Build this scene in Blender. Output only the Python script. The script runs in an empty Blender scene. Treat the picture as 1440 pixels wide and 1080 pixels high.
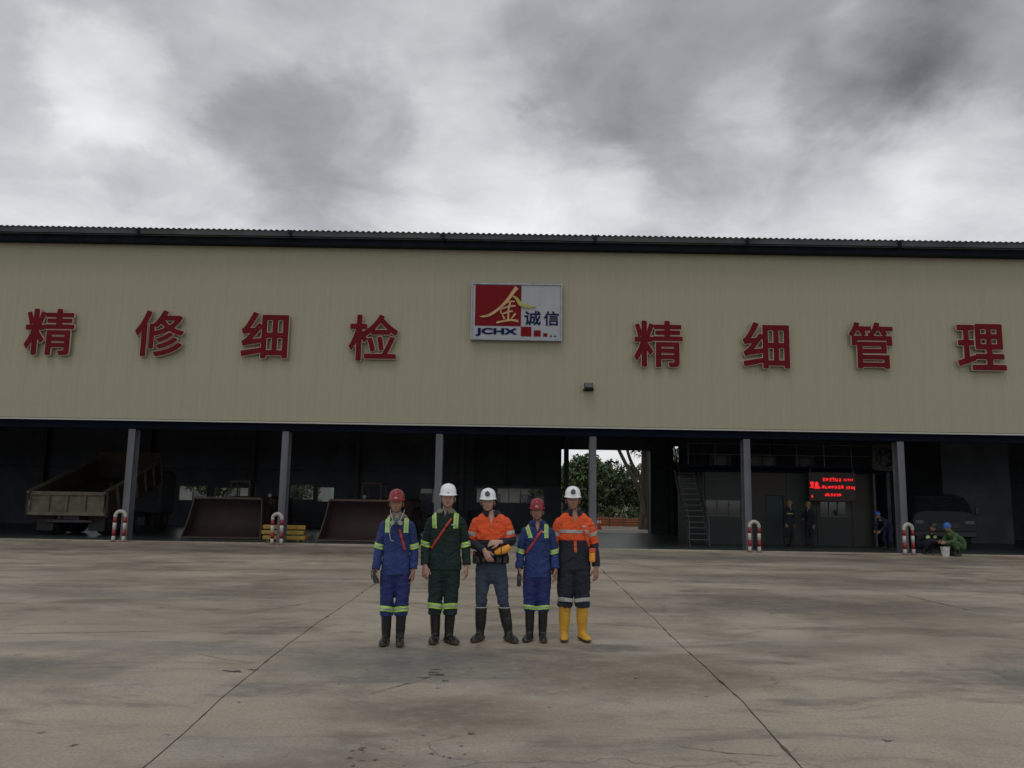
import bpy, bmesh, math, random
import numpy as np
from mathutils import Vector, Matrix, noise as mnoise
PI = math.pi
random.seed(7); rng = np.random.default_rng(7)
sc = bpy.context.scene
COL = sc.collection

# ------------------------------------------------------------------ camera
TH, ROLL, EYE = math.radians(8.2), math.radians(.95), 1.68
_F = Vector((0, math.cos(TH), math.sin(TH))); _R0 = Vector((1, 0, 0)); _U0 = Vector((0, -math.sin(TH), math.cos(TH)))
_R = _R0 * math.cos(ROLL) + _U0 * math.sin(ROLL); _U = _U0 * math.cos(ROLL) - _R0 * math.sin(ROLL)
cam = bpy.data.cameras.new('camera'); camo = bpy.data.objects.new('camera', cam); COL.objects.link(camo)
m = Matrix((_R, _U, -_F)).transposed().to_4x4(); m.translation = (0, 0, EYE)
camo.matrix_world = m
cam.sensor_width = 36; cam.lens = 36 * 1130 / 1440; cam.clip_end = 3000; cam.clip_start = .1
sc.camera = camo
sc.view_settings.view_transform = 'Standard'; sc.view_settings.look = 'None'
sc.view_settings.exposure = 0; sc.view_settings.gamma = 1; sc.view_settings.use_curve_mapping = False
sc.cycles.use_denoising = True
sc.cycles.max_bounces = 8

# ------------------------------------------------------------------ world: overcast sky
SUN_EL, SUN_AZ = math.radians(62), math.radians(200)
world = bpy.data.worlds.new('World'); sc.world = world; world.use_nodes = True
def build_world():
    nt = world.node_tree; N = nt.nodes; L = nt.links; N.clear()
    out = N.new('ShaderNodeOutputWorld')
    sky = N.new('ShaderNodeTexSky'); sky.sky_type = 'NISHITA'; sky.sun_disc = False
    sky.sun_elevation = SUN_EL; sky.sun_rotation = SUN_AZ
    b1 = N.new('ShaderNodeBackground'); b1.inputs[1].default_value = .08; L.new(sky.outputs[0], b1.inputs[0])
    b2 = N.new('ShaderNodeBackground'); b2.inputs[1].default_value = 1.0
    mix = N.new('ShaderNodeMixShader'); mix.inputs[0].default_value = .93
    L.new(b1.outputs[0], mix.inputs[1]); L.new(b2.outputs[0], mix.inputs[2]); L.new(mix.outputs[0], out.inputs[0])
    tc = N.new('ShaderNodeTexCoord')
    def M(op, a, b=None, c=None, clamp=False):
        n = N.new('ShaderNodeMath'); n.operation = op; n.use_clamp = clamp
        for i, v in enumerate((a, b, c)):
            if v is None: continue
            if isinstance(v, (int, float)): n.inputs[i].default_value = v
            else: L.new(v, n.inputs[i])
        return n.outputs[0]
    sep = N.new('ShaderNodeSeparateXYZ'); L.new(tc.outputs['Generated'], sep.inputs[0])
    z = M('MAXIMUM', sep.outputs[2], 0)
    zz = M('ADD', z, .22)
    cx = M('DIVIDE', sep.outputs[0], zz); cy = M('DIVIDE', sep.outputs[1], zz)
    cmb = N.new('ShaderNodeCombineXYZ'); L.new(cx, cmb.inputs[0]); L.new(cy, cmb.inputs[1])
    def noise(scale, detail, rough, dist=0, off=(0, 0, 0), sxyz=(1, 1, 1)):
        mp = N.new('ShaderNodeMapping'); mp.inputs[1].default_value = off; mp.inputs[3].default_value = sxyz; L.new(cmb.outputs[0], mp.inputs[0])
        n = N.new('ShaderNodeTexNoise'); n.inputs['Scale'].default_value = scale; n.inputs['Detail'].default_value = detail
        n.inputs['Roughness'].default_value = rough; n.inputs['Distortion'].default_value = dist; L.new(mp.outputs[0], n.inputs['Vector'])
        return n
    n1 = noise(1.1, 5, .50, .25, (3.1, 1.7, 0)); n2 = noise(3.4, 9, .58, .5, (9, 4, 0)); n3 = noise(8.5, 8, .6, .4, (2, 6, 0)); nd = noise(2.6, 8, .60, .2, (5, 8, 0))
    # warped direction so that the individual clouds get ragged edges
    wv = N.new('ShaderNodeVectorMath'); wv.operation = 'SUBTRACT'; L.new(nd.outputs['Color'], wv.inputs[0]); wv.inputs[1].default_value = (.5, .5, .5)
    ws = N.new('ShaderNodeVectorMath'); ws.operation = 'SCALE'; L.new(wv.outputs[0], ws.inputs[0]); ws.inputs['Scale'].default_value = .19
    wa = N.new('ShaderNodeVectorMath'); wa.operation = 'ADD'; L.new(tc.outputs['Generated'], wa.inputs[0]); L.new(ws.outputs[0], wa.inputs[1])
    wn = N.new('ShaderNodeVectorMath'); wn.operation = 'NORMALIZE'; L.new(wa.outputs[0], wn.inputs[0])
    val = M('ADD', .725, M('MULTIPLY', M('SUBTRACT', n1.outputs[0], .5), .22))
    val = M('ADD', val, M('MULTIPLY', M('SUBTRACT', n2.outputs[0], .5), .42))
    val = M('ADD', val, M('MULTIPLY', M('SUBTRACT', n3.outputs[0], .5), .14))
    # banks of cloud: direction (x, y, z), angular radius in degrees, brighter / darker
    banks = CLOUDS
    for (dx, dy, dz, rad, amp) in banks:
        d = N.new('ShaderNodeVectorMath'); d.operation = 'DOT_PRODUCT'; L.new(wn.outputs[0], d.inputs[0]); d.inputs[1].default_value = Vector((dx, dy, dz)).normalized()
        mr = N.new('ShaderNodeMapRange'); mr.interpolation_type = 'SMOOTHERSTEP'
        mr.inputs['From Min'].default_value = math.cos(math.radians(rad)); mr.inputs['From Max'].default_value = 1 - .1 * (1 - math.cos(math.radians(rad)))
        mr.inputs['To Min'].default_value = 0; mr.inputs['To Max'].default_value = amp
        L.new(d.outputs['Value'], mr.inputs[0]); val = M('ADD', val, mr.outputs[0])
    # thinner cloud (brighter) towards the horizon
    hz = N.new('ShaderNodeMapRange'); hz.inputs['From Min'].default_value = .1; hz.inputs['From Max'].default_value = .6
    hz.inputs['To Min'].default_value = .10; hz.inputs['To Max'].default_value = -.12; L.new(z, hz.inputs[0]); val = M('ADD', val, hz.outputs[0])
    val = M('MINIMUM', M('MAXIMUM', val, .10), .97)
    cr = N.new('ShaderNodeValToRGB'); L.new(val, cr.inputs[0])
    e = cr.color_ramp.elements
    e[0].position = 0; e[0].color = (.0, .0, .0, 1)
    e[1].position = 1; e[1].color = (1, 1, 1, 1)
    for p, c in ((.25, (.19, .195, .205)), (.5, (.385, .395, .415)), (.75, (.70, .715, .735)), (.93, (.92, .93, .94))):
        k = e.new(p); k.color = (*c, 1)
    L.new(cr.outputs[0], b2.inputs[0])
def sdir(px, py):
    v = _R * ((px - 720) / 1130) + _U * ((540 - py) / 1130) + _F
    return v.normalized()
CLOUDS = [(*sdir(px, py), r, a) for px, py, r, a in (
    (445, 232, 8.5, -.14), (500, 205, 6, -.06), (380, 190, 5, -.04), (1010, 40, 16, -.16), (830, 150, 6, -.09), (900, 120, 7, -.06), (1130, -30, 11, -.06), (1440, 50, 12, -.16), (1400, 0, 9, -.08), (1250, 120, 5, -.07),
    (1170, 118, 5, -.07), (150, 118, 5.5, .13), (110, 100, 4, .05), (225, 225, 7, .05), (600, 110, 8, .03), (235, 280, 4.5, -.09), (180, 255, 3, -.05), (620, 300, 9, .09), (740, 75, 5, -.06), (600, 190, 3.5, -.05), (690, 240, 4, -.04),
    (1345, 210, 6, .12), (1240, 250, 6, .05), (1050, 235, 6, .07), (800, 310, 7, .08), (1190, 45, 4, .09), (0, 0, 12, -.05), (300, 20, 9, -.05), (60, 270, 9, .06), (950, 260, 5, -.04), (1060, 160, 4, .04))]
build_world()
sun = bpy.data.lights.new('sun', 'SUN'); sun.energy = .5; sun.angle = math.radians(25); sun.color = (1, .97, .93)
suno = bpy.data.objects.new('sun', sun); COL.objects.link(suno)
# sky rotation 200 deg: the sun stands behind the photographer, high
sd = Vector((math.sin(SUN_AZ) * math.cos(SUN_EL), math.cos(SUN_AZ) * math.cos(SUN_EL), math.sin(SUN_EL)))
suno.rotation_euler = sd.to_track_quat('Z', 'Y').to_euler()

# ------------------------------------------------------------------ materials
def mat(name, col, rough=.6, metal=0, var=.12, scale=8, bump=0, bscale=60, spec=.5, col2=None, mscale=None, obj_rand=0, emit=None, trans=0, stretch=(1, 1, 1), streak=0):
    mt = bpy.data.materials.new(name); mt.use_nodes = True
    nt = mt.node_tree; N = nt.nodes; L = nt.links; P = N['Principled BSDF']
    P.inputs['Roughness'].default_value = rough; P.inputs['Metallic'].default_value = metal
    P.inputs['Specular IOR Level'].default_value = spec
    if trans: P.inputs['Transmission Weight'].default_value = trans; P.inputs['IOR'].default_value = 1.1
    if emit: P.inputs['Emission Color'].default_value = (*emit[:3], 1); P.inputs['Emission Strength'].default_value = emit[3]
    tc = N.new('ShaderNodeTexCoord'); mp = N.new('ShaderNodeMapping'); mp.inputs[3].default_value = stretch; L.new(tc.outputs['Object'], mp.inputs[0])
    n = N.new('ShaderNodeTexNoise'); n.inputs['Scale'].default_value = scale; n.inputs['Detail'].default_value = 6; n.inputs['Roughness'].default_value = .6
    L.new(mp.outputs[0], n.inputs['Vector'])
    c2 = col2 if col2 else tuple(c * (1 - var) for c in col)
    c1 = col if col2 else tuple(min(1, c * (1 + var)) for c in col)
    cr = N.new('ShaderNodeValToRGB'); cr.color_ramp.elements[0].position = .32; cr.color_ramp.elements[1].position = .68
    cr.color_ramp.elements[0].color = (*c2, 1); cr.color_ramp.elements[1].color = (*c1, 1); L.new(n.outputs[0], cr.inputs[0])
    src = cr.outputs[0]
    if obj_rand:
        oi = N.new('ShaderNodeObjectInfo'); mr = N.new('ShaderNodeMapRange'); mr.inputs[3].default_value = 1 - obj_rand; mr.inputs[4].default_value = 1 + obj_rand
        L.new(oi.outputs['Random'], mr.inputs[0])
        vm = N.new('ShaderNodeVectorMath'); vm.operation = 'SCALE'; L.new(src, vm.inputs[0]); L.new(mr.outputs[0], vm.inputs['Scale']); src = vm.outputs[0]
    if streak:
        m2 = N.new('ShaderNodeMapping'); m2.inputs[3].default_value = (3.2, 3.2, .12); L.new(tc.outputs['Object'], m2.inputs[0])
        n2 = N.new('ShaderNodeTexNoise'); n2.inputs['Scale'].default_value = 1.3; n2.inputs['Detail'].default_value = 7; L.new(m2.outputs[0], n2.inputs['Vector'])
        mr = N.new('ShaderNodeMapRange'); mr.inputs[1].default_value = .45; mr.inputs[2].default_value = .75; mr.inputs[3].default_value = 1; mr.inputs[4].default_value = 1 - streak
        L.new(n2.outputs[0], mr.inputs[0])
        vm = N.new('ShaderNodeVectorMath'); vm.operation = 'SCALE'; L.new(src, vm.inputs[0]); L.new(mr.outputs[0], vm.inputs['Scale']); src = vm.outputs[0]
    L.new(src, P.inputs['Base Color'])
    if bump:
        nb = N.new('ShaderNodeTexNoise'); nb.inputs['Scale'].default_value = bscale; nb.inputs['Detail'].default_value = 4; L.new(mp.outputs[0], nb.inputs['Vector'])
        bp = N.new('ShaderNodeBump'); bp.inputs['Strength'].default_value = bump; bp.inputs['Distance'].default_value = .01
        L.new(nb.outputs[0], bp.inputs['Height']); L.new(bp.outputs[0], P.inputs['Normal'])
    return mt

def add_folds(mt, strength=.5, scale=5.5, stretch=(1, 1, 1.7)):
    nt = mt.node_tree; N = nt.nodes; L = nt.links; P = N['Principled BSDF']
    tc = N.new('ShaderNodeTexCoord'); mp = N.new('ShaderNodeMapping'); mp.inputs[3].default_value = stretch; L.new(tc.outputs['Object'], mp.inputs[0])
    n = N.new('ShaderNodeTexNoise'); n.inputs['Scale'].default_value = scale; n.inputs['Detail'].default_value = 1.5; n.inputs['Distortion'].default_value = 1.0; L.new(mp.outputs[0], n.inputs['Vector'])
    a = N.new('ShaderNodeMath'); a.operation = 'SUBTRACT'; L.new(n.outputs[0], a.inputs[0]); a.inputs[1].default_value = .5
    b = N.new('ShaderNodeMath'); b.operation = 'ABSOLUTE'; L.new(a.outputs[0], b.inputs[0])
    bp = N.new('ShaderNodeBump'); bp.inputs['Strength'].default_value = strength; bp.inputs['Distance'].default_value = .07; bp.invert = True
    L.new(b.outputs[0], bp.inputs['Height'])
    if P.inputs['Normal'].is_linked: L.new(P.inputs['Normal'].links[0].from_socket, bp.inputs['Normal'])
    L.new(bp.outputs[0], P.inputs['Normal'])
def concrete_mat():
    mt = bpy.data.materials.new('yard_concrete'); mt.use_nodes = True
    nt = mt.node_tree; N = nt.nodes; L = nt.links; P = N['Principled BSDF']; P.inputs['Specular IOR Level'].default_value = .45
    geo = N.new('ShaderNodeNewGeometry'); pos = geo.outputs['Position']
    def mp(s, o=(0, 0, 0)):
        n = N.new('ShaderNodeMapping'); n.inputs[1].default_value = o; n.inputs[3].default_value = s; L.new(pos, n.inputs[0]); return n.outputs[0]
    def noi(v, sc_, det=6, ro=.6, di=0):
        n = N.new('ShaderNodeTexNoise'); n.inputs['Scale'].default_value = sc_; n.inputs['Detail'].default_value = det; n.inputs['Roughness'].default_value = ro; n.inputs['Distortion'].default_value = di
        L.new(v, n.inputs['Vector']); return n.outputs[0]
    def ramp(v, a, b, lo=0., hi=1.):
        n = N.new('ShaderNodeMapRange'); n.interpolation_type = 'SMOOTHSTEP'; n.inputs[1].default_value = a; n.inputs[2].default_value = b; n.inputs[3].default_value = lo; n.inputs[4].default_value = hi
        L.new(v, n.inputs[0]); return n.outputs[0]
    def mixc(f, a, b):
        n = N.new('ShaderNodeMix'); n.data_type = 'RGBA'; n.clamp_factor = True
        if isinstance(f, float): n.inputs[0].default_value = f
        else: L.new(f, n.inputs[0])
        for i, v in ((6, a), (7, b)):
            if isinstance(v, tuple): n.inputs[i].default_value = (*v, 1)
            else: L.new(v, n.inputs[i])
        return n.outputs[2]
    def mul(a, b):
        n = N.new('ShaderNodeMath'); n.operation = 'MULTIPLY'
        for i, v in enumerate((a, b)):
            if isinstance(v, (int, float)): n.inputs[i].default_value = v
            else: L.new(v, n.inputs[i])
        return n.outputs[0]
    c = mixc(ramp(noi(mp((1, 1, 1)), .22, 5, .55, .4), .35, .65), (.500, .425, .325), (.345, .284, .213))
    c = mixc(ramp(noi(mp((.8, 1.1, 1), (4, 2, 0)), .42, 8, .66, .8), .46, .66, 0, .85), c, (.190, .145, .105))      # brown dirt
    c = mixc(ramp(noi(mp((.6, 1.2, 1), (14, 7, 0)), .6, 8, .66, .6), .50, .70, 0, .55), c, (.50, .45, .375))      # pale dust
    c = mixc(ramp(noi(mp((.45, 1.2, 1), (24, 17, 0)), .9, 9, .68, .8), .50, .68, 0, .75), c, (.125, .108, .088))     # tyre-dragged dark smears
    # individual stains, and broad darker patches near the hall front: x, y, rx, ry, colour, amount
    wob = noi(mp((1, 1, 1), (3, 3, 0)), 1.1, 6, .62)
    sep = N.new('ShaderNodeSeparateXYZ'); L.new(pos, sep.inputs[0])
    for (x, y, rx, ry, colr, am) in ((-.9, 8.6, 1.6, 1.1, (.150, .152, .150), .85), (1.6, 8.3, 1.5, .95, (.165, .118, .075), .9), (-.5, 6.7, 1.1, .6, (.170, .120, .080), .85),
                                     (5.0, 13.8, 4.2, 1.9, (.14, .112, .088), .95), (6.6, 8.4, 2.2, 1.3, (.120, .122, .122), .9), (-9, 25.5, 9, 2.4, (.150, .122, .09), 1.0), (4.5, 19, 3.5, 1.2, (.16, .145, .115), .7),
                                     (9, 18, 5, 1.8, (.14, .115, .09), .8), (-5, 8.0, 1.8, .7, (.17, .155, .135), .7), (-12, 17, 4, 1.5, (.45, .41, .34), .5), (-3.6, 9.2, 2.4, .45, (.16, .15, .135), .7), (-6.5, 14, 3.0, .8, (.18, .16, .13), .7),
                                     (9, 25.2, 8, 1.9, (.16, .145, .12), .9), (1.05, 9.7, .8, .28, (.11, .098, .085), .8), (-1.9, 5.7, .9, .4, (.44, .40, .33), .5), (-5.2, 6.3, 1.2, .5, (.17, .14, .11), .7), (4.6, 6.3, 1.3, .5, (.44, .40, .34), .5), (3.6, 9.9, 1.3, .5, (.19, .165, .135), .7)):
        def sc1(o, c0, r0):
            n = N.new('ShaderNodeMath'); n.operation = 'SUBTRACT'; L.new(sep.outputs[o], n.inputs[0]); n.inputs[1].default_value = c0
            n2 = N.new('ShaderNodeMath'); n2.operation = 'DIVIDE'; L.new(n.outputs[0], n2.inputs[0]); n2.inputs[1].default_value = r0
            return mul(n2.outputs[0], n2.outputs[0])
        ad = N.new('ShaderNodeMath'); ad.operation = 'ADD'; L.new(sc1(0, x, rx), ad.inputs[0]); L.new(sc1(1, y, ry), ad.inputs[1])
        a2 = N.new('ShaderNodeMath'); a2.operation = 'MULTIPLY_ADD'; L.new(wob, a2.inputs[0]); a2.inputs[1].default_value = 2.6; L.new(ad.outputs[0], a2.inputs[2])
        c = mixc(ramp(a2.outputs[0], 2.6, .9, 0, am), c, colr)
    # small oil spots and pits
    spots = ramp(noi(mp((1, 1, 1), (7, 1, 0)), 5.5, 3, .5), .70, .76, 0, .8)
    c = mixc(spots, c, (.09, .08, .07))
    c = mixc(ramp(noi(mp((1, 1, 1), (5, 5, 0)), 2.0, 10, .72, .3), .50, .68, 0, .32), c, (.17, .165, .145))
    vo = N.new('ShaderNodeTexVoronoi'); vo.feature = 'DISTANCE_TO_EDGE'; vo.inputs['Scale'].default_value = .55
    wv = N.new('ShaderNodeTexNoise'); wv.inputs['Scale'].default_value = 1.6; wv.inputs['Detail'].default_value = 7; L.new(pos, wv.inputs['Vector'])
    wm = N.new('ShaderNodeMix'); wm.data_type = 'VECTOR'; wm.inputs[0].default_value = .45; L.new(pos, wm.inputs[4]); L.new(wv.outputs['Color'], wm.inputs[5]); L.new(wm.outputs[1], vo.inputs['Vector'])
    c = mixc(mul(ramp(vo.outputs[0], .006, .001, 0, .55), ramp(noi(mp((1, 1, 1), (8, 8, 0)), .35, 3, .5), .50, .62)), c, (.08, .07, .06))
    fine = noi(mp((1, 1, 1)), 38, 4, .7)
    c = mixc(ramp(fine, .3, .7, 0, .5), c, (.13, .12, .105))
    g2 = noi(mp((1, 1, 1), (1, 5, 0)), 7, 6, .7)
    c = mixc(ramp(g2, .45, .75, 0, .45), c, (.36, .335, .29))
    L.new(c, P.inputs['Base Color'])
    L.new(ramp(noi(mp((.5, 1, 1), (2, 9, 0)), .7, 5, .6), .35, .7, .36, .78), P.inputs['Roughness'])
    bp = N.new('ShaderNodeBump'); bp.inputs['Strength'].default_value = .35; bp.inputs['Distance'].default_value = .01
    hh = N.new('ShaderNodeMath'); hh.operation = 'ADD'; L.new(fine, hh.inputs[0]); L.new(mul(g2, 1.5), hh.inputs[1]); L.new(hh.outputs[0], bp.inputs['Height']); L.new(bp.outputs[0], P.inputs['Normal'])
    return mt

M = dict(
    concrete=concrete_mat(),
    chipm=mat('chip_dirt', (.075, .062, .05), .9, scale=20, var=.4),
    joint=mat('joint_dirt', (.035, .032, .028), .9, scale=6),
    soil=mat('ground_soil', (.16, .11, .07), .95, scale=.3, col2=(.10, .09, .05), bump=.4, bscale=8),
    redsoil=mat('red_soil', (.26, .085, .035), .95, scale=2, col2=(.15, .06, .03), bump=.6, bscale=6),
    hallfloor=mat('hall_floor_paint', (.042, .056, .053), .30, scale=1.2, var=.35, bump=.25, bscale=3, stretch=(1, 4, 1)),
    clad=mat('beige_cladding', (.322, .302, .212), .5, scale=.35, var=.05, obj_rand=.008, streak=.06),
    flash=mat('pale_flashing', (.42, .41, .37), .5, var=.05),
    navy=mat('navy_steel', (.006, .008, .018), .9, spec=.08, scale=3, var=.2),
    gutter=mat('gutter_steel', (.010, .013, .020), .8, spec=.15, scale=2, var=.3),
    galv=mat('galvanised_sheet', (.30, .32, .34), .45, metal=.3, scale=3, var=.2),
    fascia=mat('fascia_sheet', (.060, .066, .072), .7, spec=.2, scale=.6, var=.35),
    roofm=mat('roof_sheet', (.28, .30, .32), .5, scale=1, var=.2),
    column=mat('column_paint', (.120, .124, .138), .6, spec=.25, scale=1.2, var=.15, streak=.25),
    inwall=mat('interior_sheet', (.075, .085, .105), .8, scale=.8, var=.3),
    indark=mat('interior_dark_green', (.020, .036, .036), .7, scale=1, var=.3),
    steel_dk=mat('dark_steel', (.045, .048, .056), .6, scale=3, var=.3),
    rail=mat('rail_grey', (.07, .073, .078), .5, var=.2),
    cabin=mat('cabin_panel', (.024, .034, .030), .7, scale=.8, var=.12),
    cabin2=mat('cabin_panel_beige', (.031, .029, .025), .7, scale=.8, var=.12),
    glassdk=mat('dark_glass', (.02, .025, .028), .08, scale=2, var=.2, spec=.8),
    pane=mat('window_pane', (.9, .93, .93), .05, trans=1, var=.02),
    ledoff=mat('led_board', (.020, .006, .006), .5, var=.2),
    led=mat('led_lit_red', (.3, .01, .01), .5, emit=(1, .018, .022, 1.15)),
    redface=mat('sign_red_face', (.118, .003, .009), .65, spec=.15, scale=2.5, var=.16),
    creamedge=mat('sign_pale_edge', (.40, .33, .265), .6, spec=.2, var=.1),
    board=mat('sign_white_board', (.33, .345, .37), .5, spec=.2, scale=1.5, var=.05, streak=.08),
    boardred=mat('sign_board_red', (.150, .005, .009), .6, spec=.12, var=.08),
    gold=mat('sign_gold', (.42, .27, .13), .6, scale=3, var=.25),
    goldgreen=mat('sign_gold_green', (.34, .31, .07), .6, scale=3, var=.2),
    signblue=mat('sign_blue', (.004, .010, .055), .6, spec=.1, var=.1),
    bred=mat('bollard_red', (.22, .010, .015), .4, scale=6, var=.2),
    bwhite=mat('bollard_white', (.47, .45, .42), .5, scale=9, col2=(.33, .30, .26)),
    truck=mat('truck_worn_cream', (.165, .145, .10), .6, scale=3, col2=(.075, .062, .04), bump=.3, bscale=20),
    truckin=mat('truck_bed_rust', (.05, .034, .022), .8, scale=2, col2=(.024, .018, .014), bump=.4, bscale=12),
    rubber=mat('rubber', (.016, .016, .017), .75, scale=10, var=.3, bump=.2, bscale=30),
    bucket=mat('bucket_rust', (.048, .023, .021), .75, scale=2.2, col2=(.030, .020, .018), bump=.4, bscale=14),
    bucketlip=mat('bucket_lip', (.075, .052, .036), .6, scale=6, var=.25),
    machine=mat('machine_yellow_dirty', (.07, .05, .02), .6, scale=2, col2=(.035, .028, .02)),
    machinered=mat('machine_red', (.065, .022, .018), .6, scale=3, var=.3),
    yellowbar=mat('yellow_bar', (.36, .23, .03), .5, scale=5, col2=(.24, .16, .035)),
    bark=mat('bark', (.14, .105, .075), .95, scale=6, col2=(.07, .055, .04), bump=1, bscale=14, stretch=(1, 1, .25)),
    barkpale=mat('pale_bark', (.20, .17, .14), .9, scale=5, col2=(.09, .07, .055), bump=.8, bscale=12, stretch=(1, 1, .2)),
    leaf=mat('leaf_dark', (.105, .165, .055), .5, scale=1.4, col2=(.040, .075, .026)),
    leaf2=mat('leaf_mid', (.075, .12, .035), .5, scale=.8, col2=(.035, .06, .02)),
    leaf3=mat('leaf_olive', (.16, .19, .06), .55, scale=.8, col2=(.06, .08, .025)),
    hill=mat('hill_hazed_green', (.105, .135, .125), .95, scale=.02, col2=(.075, .10, .09)),  # distance haze put into the colour: a paler, bluer green
    house=mat('house_wall', (.24, .24, .22), .7, scale=.8, var=.1, streak=.15),
    houseroof=mat('house_roof', (.07, .075, .08), .6, var=.2),
    orangenet=mat('orange_barrier', (.28, .075, .03), .6, var=.2),
    cone=mat('cone_orange', (.6, .07, .03), .5, var=.1),
    van=mat('vehicle_grey', (.014, .016, .02), .6, scale=1, var=.15),
    white=mat('white_plastic', (.78, .79, .82), .3, scale=12, var=.05),
    whitedirty=mat('white_bucket', (.5, .5, .48), .5, var=.15),
    helmred=mat('helmet_red', (.215, .012, .020), .28, scale=12, var=.08),
    helmblue=mat('helmet_blue', (.02, .10, .34), .3, var=.08),
    helmyel=mat('helmet_yellow', (.20, .14, .05), .4, var=.08),
    black=mat('black_plastic', (.012, .012, .013), .4, var=.2),
    lens=mat('lamp_lens', (.10, .11, .12), .1, metal=.6, var=.1),
    emb=mat('emblem_white', (.48, .45, .42), .5, var=.05),
    skin=mat('skin_tan', (.31, .165, .11), .5, scale=14, var=.12, bump=.1, bscale=90),
    skin2=mat('skin_light', (.41, .235, .175), .5, scale=14, var=.12, bump=.1, bscale=90),
    hair=mat('hair_black', (.012, .010, .009), .6, var=.3),
    eye=mat('eye_dark', (.02, .015, .012), .3, var=.1),
    eyewhite=mat('eye_white', (.5, .47, .44), .4, var=.05),
    lip=mat('lips', (.26, .10, .08), .5, var=.1),
    blue=mat('cloth_royal_blue', (.016, .034, .135), .85, scale=6, var=.22, bump=.35, bscale=220),
    blue2=mat('cloth_royal_blue_trousers', (.013, .022, .115), .85, scale=6, var=.22, bump=.35, bscale=220),
    bluedk=mat('cloth_dark_blue', (.010, .016, .045), .85, scale=6, var=.3),
    green=mat('cloth_bottle_green', (.004, .017, .014), .85, scale=6, var=.3, bump=.35, bscale=220),
    orange=mat('cloth_hivis_orange', (.72, .092, .022), .85, scale=6, var=.12, bump=.35, bscale=220),
    navycloth=mat('cloth_navy', (.012, .014, .024), .88, scale=6, var=.3, bump=.35, bscale=220),
    jeans=mat('cloth_jeans', (.030, .043, .072), .88, scale=5, col2=(.045, .062, .095), bump=.4, bscale=240),
    beigedk=mat('cloth_grey_beige', (.17, .155, .125), .85, scale=9, var=.15),
    beige=mat('cloth_beige', (.30, .27, .21), .85, scale=9, var=.15),
    workgreen=mat('cloth_work_green', (.045, .095, .035), .85, scale=6, var=.2),
    refl=mat('strip_lime', (.38, .66, .07), .45, scale=20, var=.08),
    silver=mat('strip_silver', (.34, .36, .33), .4, scale=20, var=.08),
    strap=mat('strap_red', (.42, .035, .028), .6, var=.1),
    straporange=mat('strap_orange', (.62, .085, .025), .6, var=.1),
    bootblk=mat('boot_black_rubber', (.012, .012, .013), .32, scale=8, var=.3, bump=.1, bscale=40),
    bootyel=mat('boot_yellow_rubber', (.60, .33, .022), .45, scale=7, col2=(.44, .24, .03)),
    sole=mat('boot_sole', (.07, .045, .025), .8, var=.2),
    yellowbag=mat('yellow_pouch', (.75, .30, .02), .5, var=.12),
    teal=mat('mask_teal', (.03, .08, .09), .5, var=.1),
    filt=mat('mask_filter', (.35, .33, .30), .5, var=.1),
    paper=mat('pale_box', (.4, .38, .34), .7, var=.1),
)

for k_ in ('blue', 'blue2', 'green', 'orange', 'navycloth', 'jeans', 'workgreen', 'beigedk'): add_folds(M[k_], .55)
# ------------------------------------------------------------------ object helpers
def tag(o, label=None, cat=None, group=None, kind=None):
    if label: o['label'] = label
    if cat: o['category'] = cat
    if group: o['group'] = group
    if kind: o['kind'] = kind
    return o
def empty(name, loc=(0, 0, 0), rz=0, parent=None):
    o = bpy.data.objects.new(name, None); o.empty_display_size = .3; COL.objects.link(o); o.location = loc; o.rotation_euler = (0, 0, rz)
    if parent: o.parent = parent
    return o
def link(name, me, parent=None, loc=None):
    o = bpy.data.objects.new(name, me); COL.objects.link(o)
    if parent: o.parent = parent
    if loc is not None: o.location = loc
    return o
def dup_tree(o, loc=None, parent=None, **props):
    c = o.copy(); COL.objects.link(c); c.parent = parent
    if loc is not None: c.location = loc
    for k, v in props.items(): c[k] = v
    for ch in list(o.children): dup_tree(ch, None, c)
    return c

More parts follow.
